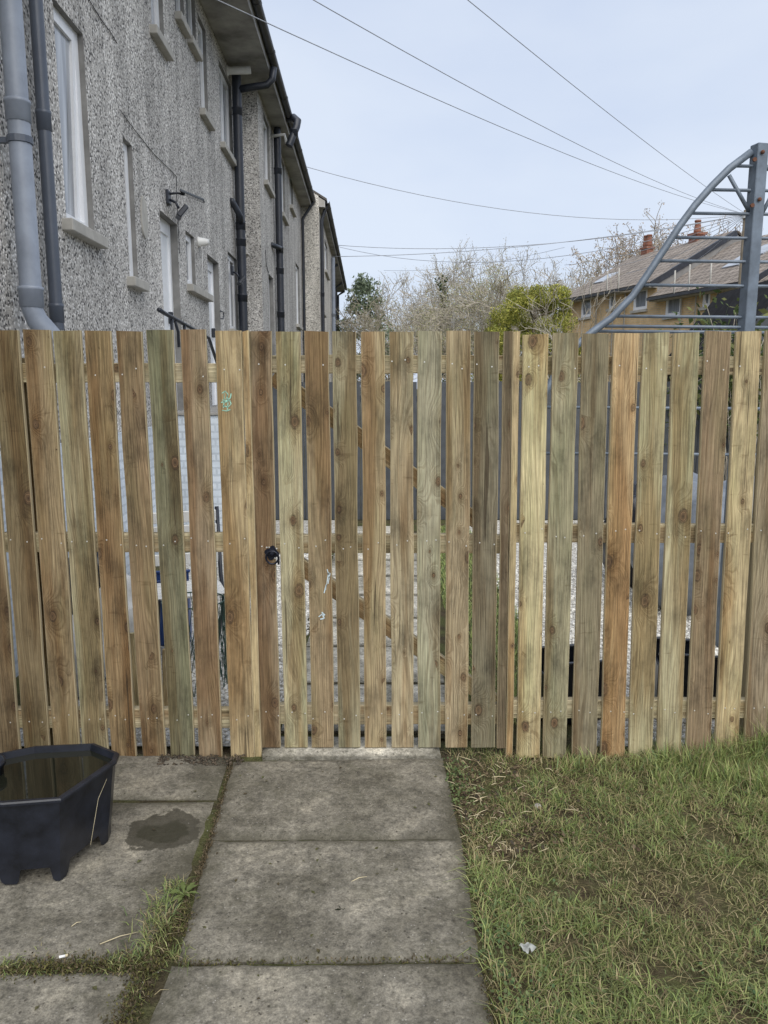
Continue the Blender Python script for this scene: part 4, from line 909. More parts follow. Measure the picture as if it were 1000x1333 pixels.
for i, (px, pt_) in enumerate(((780, 330), (860, 312), (905, 322), (935, 316), (960, 320), (990, 312), (1030, 318))):
    bare_tree(px, 430, pt_, 62 + 3 * (i % 3), ['brown leafless tree behind the far end of the ochre roofs', 'brown leafless tree between the two ochre roof chimneys', 'brown leafless tree behind the nearer ochre house chimney', 'brown leafless tree right behind the converging wires', 'brown leafless tree rising just left of the steel post', 'brown leafless tree hidden partly by the steel post', 'brown leafless tree beyond the dark shed'][i], 40 + i, .9, 4, (9, 6, 5, 3), .2, mat='twig', rmin=.026, buds=(9000, .22, [(.36, .28, .20), (.40, .31, .23)]), group='brown trees behind the ochre houses')

def conifer(name, px, ptop, Y, label, width_px, n, size, cols, seed, clumps, base_frac=.0, shape='bush'):
    top = aty(px, ptop, Y); h = top.z; Wd = width_px / F * Y / 2; r = random.Random(seed); t = tag(empty(name, (top.x, Y, 0)), label, 'tree'); cs = []; rs = []
    limbs = [([Vector((0,0,-.05)), Vector((.05,0,h*.4)), Vector((0,0,h*.85))], [.12, .09, .02])]
    for k in range(clumps):
        f = r.uniform(base_frac, 1.0); a = r.uniform(0, 2*math.pi)
        if shape == 'bush': R = Wd * math.sqrt(max(0.02, 1 - abs(f - .45)**2.2 / .34)) if f > .45 else Wd * (.8 + .2 * f / .45)
        else: R = Wd * (1 - f) ** .8 * 1.3 + .2
        rr = R * r.uniform(.35, 1.0) ** .6; p = Vector((rr*math.cos(a), rr*math.sin(a), h * f * .97)); cs.append(p[:]); rs.append(Wd * (r.uniform(.12, .26) if shape == 'bush' else r.uniform(.16, .34)))
        if k % 3 == 0: limbs.append(([Vector((0, 0, max(.1, p.z - .4*rr))), p * .6 + Vector((0, 0, p.z * .36)), p], [.035, .02, .008]))
    V, T = tubes_np(limbs, 5); MB().add(V, T).build('trunk', M['bark'], t, True)
    V, T, c = leaf_cloud(cs, rs, n, size, cols, seed, .8, .5, 2.6); np_mesh('crown', V, T, M['leaf'], t, c); return t
conifer('golden_conifer', 696, 368, 20, 'dense yellow green conifer behind the gate hinge side', 135, 80000, .025, [(.36, .355, .075), (.28, .295, .06), (.45, .425, .11), (.16, .185, .045)], 61, 150)
conifer('pine_tree', 474, 358, 40, 'loose blue green pine at the end of the terrace', 100, 4200, .085, [(.16, .20, .13), (.20, .24, .16), (.12, .155, .10)], 62, 70, .25, 'pine')

# ------------------------------------------------------------------ back garden seen through the gaps
bp = tag(MB().add([(-.55, 3.45, .001), (.42, 3.45, .001), (.42, 9.2, .001), (-.55, 9.2, .001)], [(0, 1, 2, 3)]).build('back_path', M['moss']), kind='structure')
for k in range(9):
    y = 3.5 + .62 * k
    for x0 in (-.5,):
        quad_slab('slab', [(x0 + .01*rng.uniform(-1, 1), y + .59, 0), (x0 + .84, y + .59, 0), (x0 + .84, y, 0), (x0, y, 0)], M['paving'], bp, z=.026, n=(8, 6), seed=30 + k)
def mat_gravel():
    n = NT('gravel_bed'); v = n.vor(n.coord(), 48); q = n.n('ShaderNodeSeparateColor'); n.l(v.outputs['Color'], q.inputs[0])
    c = n.ramp(q.outputs[0], [(0, (.40, .38, .34)), (.5, (.62, .60, .55)), (1, (.78, .76, .71))]); c = n.mix(n.ramp(v.outputs['Distance'], [(.45, 0.0), (.8, .8)]), c, (.2, .18, .15)); n.set(c, .9, 0, .2)
    n.bump(n.math('MULTIPLY', v.outputs['Distance'], -1.0), 1.0, .012); return n.m
M['gravel'] = mat_gravel()
for (x0, x1, y0, y1) in ((.98, 4.4, 3.36, 9.5), (-1.9, -.55, 3.36, 9.5)):
    tag(MB().add([(x0, y0, .006), (x1, y0, .006), (x1, y1, .006), (x0, y1, .006)], [(0, 1, 2, 3)]).build('gravel_bed', M['gravel']), kind='structure')
def pebbles(name, x0, x1, y0, y1, n, label, seed, size=(.010, .022), cols=((.74, .72, .66), (.62, .60, .55), (.80, .78, .73), (.48, .46, .42)), avoid=None):
    g = np.random.default_rng(seed); P = np.stack([g.uniform(x0, x1, n), g.uniform(y0, y1, n)], 1); s = g.uniform(*size, n)
    base = np.array([(1,0,0),(0,1,0),(-1,0,0),(0,-1,0),(0,0,.6),(0,0,-.6)], float); tr = np.array([(0,1,4),(1,2,4),(2,3,4),(3,0,4),(1,0,5),(2,1,5),(3,2,5),(0,3,5)])
    a = g.uniform(0, 2*np.pi, n); ca, sa = np.cos(a), np.sin(a); V = np.tile(base, (n, 1, 1)) * g.uniform(.6, 1.3, (n, 6, 1)) * s[:, None, None]
    X = V[:, :, 0] * ca[:, None] - V[:, :, 1] * sa[:, None]; Y = V[:, :, 0] * sa[:, None] + V[:, :, 1] * ca[:, None]
    V = np.stack([X + P[:, :1], Y + P[:, 1:], V[:, :, 2] + s[:, None] * .35], 2).reshape(-1, 3); T = (tr[None] + (np.arange(n) * 6)[:, None, None]).reshape(-1, 3)
    c = np.asarray(cols)[g.integers(0, len(cols), n)] * g.uniform(.8, 1.2, (n, 1)); return tag(np_mesh(name, V, T, M['stone'], None, np.repeat(c, 6, 0)), label, 'gravel', kind='stuff')
pebbles('gravel', .95, 3.6, 3.4, 7.2, 16000, 'pale gravel bed behind the fence, in front of the grey heap', 71)
pebbles('gravel', -1.25, -.52, 3.4, 7.5, 6000, 'pale gravel strip beside the back path, behind the gate', 72)

def blades(name, P, h, w, lean, cols, seed, label=None, parent=None, kind='stuff', cat='grass', curl=.6, z0=None):
    g = np.random.default_rng(seed); n = len(P); a = g.uniform(0, 2*np.pi, n); d = np.stack([np.cos(a), np.sin(a)], 1); s = np.stack([-np.sin(a), np.cos(a)], 1)
    fa = a + g.normal(0, .6, n); s = np.stack([-np.sin(fa), np.cos(fa)], 1)
    l1 = (lean * .35)[:, None] * h[:, None]; l2 = (lean)[:, None] * h[:, None]; zz = np.full(n, 0.0) if z0 is None else z0
    up1 = h * .55; up2 = h * np.clip(1 - curl * lean * lean, .12, 1)
    b = np.column_stack([P, zz]); m = np.column_stack([P + d * l1, zz + up1 * np.clip(1 - .25*lean, .3, 1)]); t = np.column_stack([P + d * l2, zz + up2 * .95])
    S = np.column_stack([s, np.zeros(n)]) * w[:, None] * .5
    V = np.stack([b - S, b + S, m - S * .8, m + S * .8, t], 1).reshape(-1, 3); o = (np.arange(n) * 5)[:, None, None]
    T = (np.array([(0,1,3),(0,3,2),(2,3,4)])[None] + o).reshape(-1, 3); c = np.repeat(cols, 5, 0)
    ob = np_mesh(name, V, T, M['grass'], parent, c)
    if kind: tag(ob, label, cat if not parent else None, kind=kind)
    return ob
GREEN = np.array([(.18, .235, .075), (.225, .275, .095), (.30, .32, .13), (.14, .19, .08)]); STRAW = np.array([(.30, .255, .13), (.37, .31, .18), (.24, .19, .10)]); BROWN = np.array([(.13, .10, .06), (.17, .13, .075)])
def pick(pal, n, g): return pal[g.integers(0, len(pal), n)] * g.uniform(.75, 1.25, (n, 1))
def nz(P, s, o=0.0): return np.array([mnoise.noise(Vector((x*s + o, y*s - o, o))) for x, y in P])

# back lawn strip
g = np.random.default_rng(81); P = np.column_stack([g.uniform(.46, 1.0, 9000), g.uniform(3.6, 9.0, 9000)])
blades('back_lawn', P, g.uniform(.03, .07, len(P)), np.full(len(P), .006), g.uniform(.2, .9, len(P)), pick(GREEN * 1.5, len(P), g), 82, 'short bright grass strip beyond the gate, beside the back path')

# ---- lawn in front: edge of the path to the right
eR = [ground(575, 985, 0), ground(600, 1088, 0), ground(624, 1246, 0), ground(665, 1440, 0)]
def edge_x(y):
    ys = np.array([p.y for p in eR])[::-1]; xs = np.array([p.x for p in eR])[::-1]; return np.interp(y, ys, xs)
def bare(P):      # 1 = trodden soil, 0 = full turf
    ex = edge_x(P[:, 1]); u = P[:, 0] - ex
    b = np.clip(1.25 - np.hypot(u / .55, (P[:, 1] - 3.12) / .35), 0, 1) + .9 * np.clip(1 - np.hypot((u - .16) / .26, (P[:, 1] - 2.62) / .34), 0, 1)
    return np.clip(b * 1.25 + .55 * nz(P, 3.3, 4.0) - .06, 0, 1)
N0 = 100000
g = np.random.default_rng(91); P = np.column_stack([g.uniform(.15, 2.6, N0), g.uniform(1.35, D + .12, N0)]); P = P[P[:, 0] > edge_x(P[:, 1]) + .003 + .02 * g.random(len(P))]
bb = bare(P); cl = nz(P, 7, 1.0); keep = g.random(len(P)) < np.clip((1 - bb * .93) * (.58 + 1.0 * cl), .03, 1); P = P[keep]; bb = bb[keep]; cl = cl[keep]; n = len(P)
near_edge = np.exp(-((P[:, 0] - edge_x(P[:, 1])) / .10) ** 2) * (P[:, 1] < 2.55)
fen = np.clip((P[:, 1] - (D - .32)) / .32, 0, 1) * np.clip((P[:, 0] - .95) / .5, 0, 1)
hgt = g.uniform(.02, .05, n) * (1 + .6 * np.clip(cl, -.5, 1) + 1.1 * near_edge + 2.3 * fen) ; lean = g.uniform(.35, 1.5, n)
dry = g.random(n) < np.clip(.17 + .3 * nz(P, 2.1, 9.0) + .3 * bb, .04, .8)
mid = nz(P, 1.6, 2.5)[:, None]; col = pick(GREEN, n, g) * (1 + .28 * mid) * np.where((fen[:, None] + near_edge[:, None]) > .3, 1.2, 1.0); yel = np.clip(nz(P, 1.3, 6.0) + .15, 0, .6)[:, None]; col = col * (1 - yel) + pick(np.array([(.20, .185, .07)]), n, g) * yel
bz = ground(900, 1170); bw = np.clip(1.15 - np.hypot((P[:, 0] - bz.x) / .55, (P[:, 1] - bz.y) / .42) + .5 * nz(P, 4.0, 7.0), 0, 1)
col = col * (1 - .55 * bw[:, None]) + pick(np.array([(.20, .165, .085), (.16, .135, .07)]), n, g) * .55 * bw[:, None]; hgt = hgt * (1 - .45 * bw); col[dry] = pick(STRAW, dry.sum(), g)
blades('lawn_grass', P, hgt, g.uniform(.0022, .0042, n), lean, col, 92, 'patchy mown grass in front of the fence, right of the path')
tc2 = np.column_stack([g.uniform(.2, 2.3, 520), g.uniform(1.4, D - .03, 520)]); tc2 = tc2[(tc2[:, 0] > edge_x(tc2[:, 1]) + .02)]; tc2 = tc2[g.random(len(tc2)) > bare(tc2) * .97]; tc2 = tc2[g.random(len(tc2)) > .75 * np.clip(1.2 - np.hypot((tc2[:, 0] - bz.x) / .55, (tc2[:, 1] - bz.y) / .42), 0, 1)]
TP = np.repeat(tc2, 34, 0) + g.normal(0, .016, (len(tc2) * 34, 2)); TP = TP[TP[:, 0] > edge_x(TP[:, 1]) + .004]; n = len(TP)
tcol = pick(GREEN * np.array([1.12, 1.12, 1.1]), n, g); ds = g.random(n) < .14; tcol[ds] = pick(STRAW * 1.25, ds.sum(), g)
blades('grass_tufts', TP, g.uniform(.03, .075, n), g.uniform(.002, .004, n), g.uniform(.3, 1.6, n), tcol, 99, 'brighter grass tufts standing up through the patchy lawn', curl=.45)
# dead thatch lying flat
N1 = 9000; P = np.column_stack([g.uniform(.15, 2.6, N1), g.uniform(1.35, D + .05, N1)]); P = P[P[:, 0] > edge_x(P[:, 1]) + .01]; n = len(P)
blades('grass_thatch', P, g.uniform(.02, .055, n), g.uniform(.0015, .003, n), g.uniform(1.5, 2.1, n), np.where(g.random((n, 1)) < .6, pick(STRAW * 1.2, n, g), pick(BROWN, n, g)), 93, 'dead clippings and thatch lying through the lawn', curl=.42, z0=g.uniform(.002, .02, n))
# long grass against the fence
LP = []; LH = []
for px, py, hh, k in ((985, 992, .16, 90), (1000, 985, .20, 120), (960, 996, .12, 70), (930, 998, .10, 80), (905, 1000, .10, 70), (880, 1002, .09, 60), (850, 1003, .08, 50), (760, 1000, .07, 30), (735, 1003, .06, 30), (915, 1015, .09, 70), (870, 1020, .08, 60), (950, 1020, .09, 80), (990, 1030, .10, 80), (1030, 990, .22, 120), (1070, 990, .2, 100)):
    q = ground(px, py); k = int(k * 1.8); LP.append(np.column_stack([g.normal(q.x, .035, k), np.minimum(g.normal(q.y, .03, k), D - .012)])); LH.append(hh * 1.35 * g.uniform(.5, 1.15, k))
LP = np.concatenate(LP); LH = np.concatenate(LH); n = len(LP)
blades('long_grass', LP, LH, g.uniform(.003, .0055, n), g.uniform(.15, 1.0, n), np.where(g.random((n, 1)) < .85, pick(GREEN * 1.25, n, g), pick(STRAW, n, g)), 94, 'long unmown grass growing against the foot of the paling fence')
# clover and broad leaves along the slab edge and scattered
def rosettes(name, centres, rad, nl, label, seed, cols, size=.012, parent=None):
    g = np.random.default_rng(seed); V = []; T = []; C = []
    for (x, y, z) in centres:
        for _ in range(nl):
            a = g.uniform(0, 2*np.pi); r = rad * g.random() ** .6; s = size * g.uniform(.6, 1.3); cx, cy, cz = x + r*np.cos(a), y + r*np.sin(a), z + g.uniform(.008, .035); t = g.uniform(-.5, .5, 2); o = len(V)
            for k in range(6):
                th = 2*np.pi*k/6; V.append((cx + s*np.cos(th)*.8, cy + s*np.sin(th), cz + s*(t[0]*np.cos(th) + t[1]*np.sin(th))))
            T += [(o, o+1, o+2), (o, o+2, o+3), (o, o+3, o+4), (o, o+4, o+5)]; c = np.array(cols[g.integers(0, len(cols))]) * g.uniform(.75, 1.25); C += [c] * 6
    return tag(np_mesh(name, V, T, M['leaf'], parent, np.array(C)), label, 'leaves', kind='stuff')
cc = []
for k in range(60):
    y = rng.uniform(1.45, 2.35); cc.append((float(edge_x(y)) + abs(rng.gauss(.04, .05)) + .01, y, 0))
for k in range(40):
    y = rng.uniform(2.8, 3.2); cc.append((float(edge_x(y)) + abs(rng.gauss(.03, .03)) + .012, y, 0))
for k in range(70): y = rng.uniform(1.4, 3.0); cc.append((float(edge_x(y)) + rng.uniform(.05, 1.5), y, -.006))
rosettes('clover', cc, .04, 9, 'low clover and broad leaves in the lawn by the slab edge', 95, [(.13, .18, .07), (.17, .21, .09), (.085, .14, .06)], .0055)
# leaf litter and clods on the bare soil by the gate
lit = []
for k in range(260):
    y = rng.uniform(2.5, D - .02); x = float(edge_x(y)) + abs(rng.gauss(.0, .28)) + .015; lit.append((x, y, -.004))
rosettes('leaf_litter', lit, .02, 3, 'brown leaf litter on bare soil beside the gate', 96, [(.10, .07, .045), (.15, .11, .07), (.22, .17, .11), (.06, .05, .035)], .007)
tw = MB()
for k in range(90):
    y = rng.uniform(2.45, D - .03); x = float(edge_x(y)) + abs(rng.gauss(.02, .2)) + .02; a = rng.uniform(0, 6.28); L = rng.uniform(.02, .07); dz = rng.uniform(0, .012)
    p = Vector((x, y, .012)); q = p + Vector((math.cos(a)*L, math.sin(a)*L, dz)); tw.tube([p, p.lerp(q, .5) + Vector((rng.uniform(-.006, .006), rng.uniform(-.006, .006), .004)), q], [.0016, .0014, .0008], 4)
cr = MB()
for k in range(70):
    x, y = rng.uniform(-1.0, .42), rng.uniform(1.55, D - .1); a = rng.uniform(0, 6.28); L = rng.uniform(.004, .012); z_ = SLABZ + .003
    if x > float(edge_x(y)) - .02: continue
    cr.add([(x + L*math.cos(a), y + L*math.sin(a), z_), (x + .5*L*math.cos(a+1.7), y + .5*L*math.sin(a+1.7), z_ + rng.uniform(.001, .004)), (x - L*math.cos(a+.3), y - L*math.sin(a+.3), z_), (x + .5*L*math.cos(a-1.6), y + .5*L*math.sin(a-1.6), z_ + .001)], [(0, 1, 2, 3)])
tag(cr.build('leaf_crumbs', M['soil']), 'dark leaf crumbs scattered over the concrete slabs', 'leaf crumbs', kind='stuff')
tag(tw.build('dead_stalks', M['straw']), 'pale dead stalks strewn on bare soil beside the gate', 'stalks', kind='stuff')

# ---- moss, weeds and grit in the joints
def joint_pts(line, n, spread, z=.0):
    L = [ground(x, y, SLABZ) for x, y in line]; out = []
    for _ in range(n):
        t = rng.uniform(0, len(L) - 1.0001); i = int(t); p = L[i].lerp(L[i+1], t - i); out.append((p.x + rng.gauss(0, spread), p.y + rng.gauss(0, spread)))
    return np.array(out)
J1 = [(300, 995), (278, 1081), (262, 1130), (235, 1190), (210, 1230), (185, 1262), (155, 1333), (140, 1390)]; J2 = [(0, 1262), (60, 1258), (130, 1255), (190, 1250)]; J3 = [(230, 1252), (300, 1252), (400, 1250), (520, 1248), (622, 1248)]
P = np.concatenate([joint_pts(J1, 2400, .007), joint_pts(J1[3:], 5200, .024), joint_pts(J2, 1900, .022), joint_pts(J3, 420, .005), joint_pts([(625, 1245), (640, 1310), (650, 1350)], 400, .012)]); n = len(P)
MOSS = np.array([(.10, .10, .03), (.075, .08, .03), (.14, .125, .045), (.07, .055, .03)])
mc = pick(MOSS, n, g); up_ = (P[:, 1] > 2.3) | (g.random(n) < .3); mc[up_] = pick(BROWN * .8, up_.sum(), g)
blades('joint_moss', P, g.uniform(.004, .014, n), g.uniform(.003, .006, n), g.uniform(.2, 1.4, n), mc, 97, 'moss filling the joints between the concrete slabs', cat='moss', z0=g.uniform(.008, .024, n))
LP = []; LH = []
for px, py, hh, k, sp in ((225, 1165, .05, 90, .022), (212, 1190, .06, 130, .028), (205, 1215, .06, 130, .028), (190, 1240, .055, 120, .03), (175, 1255, .045, 90, .03), (235, 1250, .05, 60, .02), (150, 1262, .035, 60, .025), (175, 1300, .03, 50, .02), (95, 1262, .022, 60, .03), (40, 1262, .025, 110, .035), (10, 1265, .025, 80, .03)):
    q = ground(px, py); LP.append(np.column_stack([g.normal(q.x, sp, k), g.normal(q.y, sp, k)])); LH.append(hh * g.uniform(.45, 1.25, k))
LP = np.concatenate(LP); LH = np.concatenate(LH); n = len(LP)
blades('joint_grass', LP, LH, g.uniform(.002, .0038, n), g.uniform(.4, 1.5, n), np.where(g.random((n, 1)) < .72, pick(GREEN, n, g), pick(STRAW, n, g)), 98, 'tufts of grass growing out of the slab joint beside the path', z0=np.full(n, .012))
def dandelion(px, py, label, R=.055, nl=9, seed=0):
    q = ground(px, py, .018); r = random.Random(seed); t = tag(empty('dandelion', q), label, 'weed')
    for k in range(nl):
        a = 2*math.pi*k/nl + r.uniform(-.3, .3); L = R * r.uniform(.7, 1.15); w = L * .16; vs = []; N = 9
        for j in range(N):
            f = j/(N-1); ww = w * (math.sin(math.pi * min(1, f*1.08 + .05)) ** .8) * (.55 + .45 * (j % 2)) * (.4 + f); zz_ = .012*math.sin(math.pi*f*.9) + .004*f
            for s in (-1, 0, 1): vs.append((f*L*math.cos(a) - s*ww*math.sin(a), f*L*math.sin(a) + s*ww*math.cos(a), zz_ + (.003 if s else 0)))
        fs = [(j*3+s, j*3+s+1, j*3+s+4, j*3+s+3) for j in range(N-1) for s in (0, 1)]
        ob = np_mesh('leaf', vs, fs, M['leaf'], t, np.tile(np.array((.15, .19, .065)) * r.uniform(.8, 1.25), (len(vs), 1)))
    return t
dandelion(240, 1166, 'small dandelion rosette at the top of the grassy slab joint', .06, 9, 3)
pebbles('grit', -.75, .30, 1.5, D - .02, 700, 'fine grit and crumbs scattered over the concrete slabs', 73, (.001, .0026), ((.30, .28, .25), (.38, .36, .32), (.06, .05, .04), (.09, .075, .055)))
bpy.data.objects['grit'].location.z = SLABZ + .001
pebbles('soil_crumbs', -1.0, -.62, D - .1, D - .005, 260, 'dark soil crumbs on the slab at the foot of the fence', 74, (.003, .009), ((.05, .04, .03), (.09, .07, .05)))
bpy.data.objects['soil_crumbs'].location.z = SLABZ
q = ground(77, 1246, .026)
cb = tag(empty('cigarette_end', q, .35), 'discarded cigarette end on the mossy slab joint', 'cigarette end'); RX = Matrix.Rotation(math.pi/2, 4, 'Y')
MB().lathe([(.0038, 0), (.004, .001), (.004, .017)], 10, RX).build('paper', M['white_plastic'], cb, True); MB().lathe([(.0041, .0171), (.0041, .024), (.003, .0245)], 10, RX).build('filter', M['straw'], cb, True)
def twig(px0, py0, px1, py1, label, mat, r=.0016):
    a, b = ground(px0, py0, .024), ground(px1, py1, .026); m_ = a.lerp(b, .5) + Vector((0, .004, .003)); return tag(MB().tube([a, m_, b], [r, r, r*.5], 5).build('dry_stem', mat, None, True), label, 'stem')
twig(130, 1229, 181, 1213, 'straight dry stem lying beside the joint grass tuft', M['straw']); twig(93, 1206, 106, 1200, 'short dry stem on the wet stained slab', M['straw'], .0013); twig(457, 1148, 478, 1141, 'short pale stem on the middle path slab', M['straw'])
q = ground(443, 1185, .023); lf = leaf_cloud([(0, 0, .003)], [.02], 16, .012, [(.03, .035, .02)], 4); tag(np_mesh('dead_leaf', lf[0] * np.array([1, 1, .25]), lf[1], M['leaf'], None, lf[2]), 'crumpled dark leaf scraps on the middle path slab', 'leaf').location = q
q = ground(687, 1233, .03); pl = MB(); gv = []; 
for j in range(6):
    for i in range(7): gv.append(((i-3)*.006 + .005*mnoise.noise(Vector((i, j, 1))), (j-2.5)*.007 + .006*mnoise.noise(Vector((i, j, 8))), .022*mnoise.noise(Vector((i*.8, j*.8, 4)))))
pl.add(gv, [(j*7+i, j*7+i+1, (j+1)*7+i+1, (j+1)*7+i) for j in range(5) for i in range(6)]); pw_ = pl.build('plastic_scrap', M['tarp_pale'], None, True, q); pw_.rotation_euler = (0, 0, .5); tag(pw_, 'crumpled pale plastic scrap lying in the grass', 'litter')
q = ground(700, 1051, .014); tag(MB().lathe([(.004, 0), (.013, .002), (.015, .007), (.011, .012), (.003, .014)], 9, Matrix.Rotation(.2, 4, 'X')).build('pale_pebble', M['cement'], None, True, q), 'single pale pebble on the bare soil of the lawn', 'stone')

# ------------------------------------------------------------------ black water tub
RIMZ = .335
def tubpoly():
    rim = [ground(-150, 1018, RIMZ), ground(-120, 985, RIMZ), ground(-20, 985, RIMZ), ground(45, 972, RIMZ), ground(120, 968, RIMZ), ground(151, 980, RIMZ), ground(147, 990, RIMZ), ground(77, 1038, RIMZ), ground(4, 1043, RIMZ), ground(-95, 1044, RIMZ)]
    return rim
rim = tubpoly(); tc_ = sum(rim, Vector()) / len(rim); tub = tag(empty('water_tub', (tc_.x, tc_.y, 0)), 'black angular plastic tub full of dark rainwater, standing on the slabs', 'tub')
def ringpts(scale, z, sub=6, extra=0.0):
    out = []; n = len(rim)
    for i in range(n):
        for k in range(sub):
            p = rim[i].lerp(rim[(i+1) % n], k / sub); v = Vector((p.x - tc_.x, p.y - tc_.y, 0)); L = v.length; v = v * scale + v / L * extra; out.append((Vector((v.x, v.y, z)), k / sub, i))
    return out
sub = 20; vs = []; fs = []; ZB = SLABZ + .001
rows = [(1.0, RIMZ - .001, .003), (1.0, RIMZ - .001, .008), (1.0, RIMZ - .006, .012), (1.0, RIMZ - .014, .012), (1.0, RIMZ - .016, .0), (.965, .22, 0), (.93, .12, 0), (.91, .075, 0), (.90, ZB, 0)]
W = len(rim) * sub
for ri, (s, z, ex) in enumerate(rows):
    for (p, f, i) in ringpts(s, z, sub, ex):
        if ri == len(rows) - 1:
            lift = .050 * max(0, min(1, (min(f, 1-f) - .14) / .06)); L = (rim[(i+1) % len(rim)] - rim[i]).length
            if L < .10: lift = 0
            p = p + Vector((0, 0, lift))
        vs.append(p)
for r_ in range(len(rows) - 1):
    for k in range(W):
        k2 = (k+1) % W; fs.append((r_*W+k, (r_+1)*W+k, (r_+1)*W+k2, r_*W+k2))
o = len(vs)
for s, z in ((.985, RIMZ), (.97, RIMZ - .02), (.90, .12)):
    vs += [p for p, f, i in ringpts(s, z, sub, 0)]
for k in range(W): fs.append((k, (k+1) % W, o+(k+1) % W, o+k))
for r_ in range(2):
    for k in range(W): k2 = (k+1) % W; fs.append((o+r_*W+k, o+r_*W+k2, o+(r_+1)*W+k2, o+(r_+1)*W+k))
sh = MB().add(vs, fs).build('shell', M['black_plastic'], tub); smooth_by_angle(sh, 20)
MB().add([p for p, f, i in ringpts(.965, RIMZ - .024, 1)], [tuple(range(len(rim)))]).build('water', M['tubwater'], tub)
MB().tube([Vector((p.x - tc_.x, p.y - tc_.y, z)) for p, z in ((ground(150, 985, .32), .31), (ground(128, 1040, .25), .25), (ground(118, 1100, .14), .14))], .0007, 5).build('string', M['straw'], tub, True)
# small black flower pot rim standing in the tub
q = ground(-12, 1000, RIMZ); fp = tag(empty('plant_pot', (q.x - .01, q.y, RIMZ - .035)), 'small round black pot with white sticker floating in the water tub', 'pot')
MB().lathe([(.045, -.05), (.052, .045), (.058, .045), (.058, .06), (.052, .06), (.049, .0), (.02, -.02)], 20).build('pot_wall', M['black_plastic'], fp, True)
MB().add([(.018, -.0575, .012), (.042, -.0425, .012), (.044, -.0435, .046), (.019, -.0595, .046)], [(0, 1, 2, 3)]).build('sticker', M['white_plastic'], fp)

# ------------------------------------------------------------------ things behind the fence seen through the gaps
def grey_fence(x0, x1, Y, h):
    f = tag(empty('slate_fence', ((x0+x1)/2, Y, 0)), 'dark slate painted board fence across the back garden, beyond the gate', 'fence'); L = Vector(((x0+x1)/2, Y, 0)); w = .14; x = x0; k = 0
    while x < x1:
        hh = h + rng.uniform(-.008, .008); MB().box(Vector((x, Y - .009, .0)) - L, Vector((x + w - .006, Y + .009, hh)) - L).build('board', M['fence_grey'], f); x += w; k += 1
    for z in (.3, h - .25): MB().box(Vector((x0, Y + .0095, z)) - L, Vector((x1, Y + .055, z + .08)) - L).build('rail', M['fence_grey'], f)
    return f
grey_fence(-1.55, 4.6, 9.6, 1.72)
# folding chair with white slats and black tube frame
def chair(px, py, Y, rz):
    b = aty(px, py, Y); c = tag(empty('folding_chair', (b.x, Y, 0), rz), 'folding garden chair with white slats and black tube frame behind the fence', 'chair')
    for s in (-.21, .21):
        MB().tube([(s, -.22, 0), (s, .12, .5), (s, .2, .92)], .013, 8).build('leg', M['black_pipe'], c, True); MB().tube([(s*.9, .25, 0), (s*.9, -.2, .46)], .013, 8).build('leg', M['black_pipe'], c, True)
    for k in range(5): MB().box((-.2, -.2 + .075*k, .452), (.2, -.14 + .075*k, .468), .004).build('slat', M['white_plastic'], c)
    for k in range(4): MB().box((-.2, .128 + .012*k, .58 + .085*k), (.2, .146 + .012*k, .65 + .085*k), .004).build('slat', M['white_plastic'], c)
chair(243, 700, 4.5, .35)
def crate(px, Y, z, label, mat, w=.36, d=.28, h=.24, rz=.2):
    b = aty(px, 700, Y); c = tag(empty('crate', (b.x, Y, z), rz), label, 'crate'); t = .012; m = MB()
    m.box((-w/2, -d/2, 0), (w/2, d/2, t)); m.build('base', mat, c)
    for sgn in (-1, 1):
        MB().box((-w/2, sgn*(d/2) - t/2, t), (w/2, sgn*(d/2) + t/2, h), .003).build('side', mat, c); MB().box((sgn*(w/2) - t/2, -d/2 + t, t), (sgn*(w/2) + t/2, d/2 - t, h*.82), .003).build('end', mat, c)
    for s in (-1, 1): MB().box((-w/2 - .01, s*d/2 - .012, h), (w/2 + .01, s*d/2 + .012, h + .018), .004).build('rim', mat, c)
crate(205, 4.9, 0, 'deep blue plastic crate standing on the ground behind the fence', M['blue'], h=.42)
crate(745, 3.75, 0, 'black plastic crate behind the fence near the gate hinge post', M['black_plastic'], .3, .25, .3)
crate(905, 3.8, 0, 'black plastic crate behind the fence below the steel post', M['black_plastic'], .3, .25, .32, -.2)
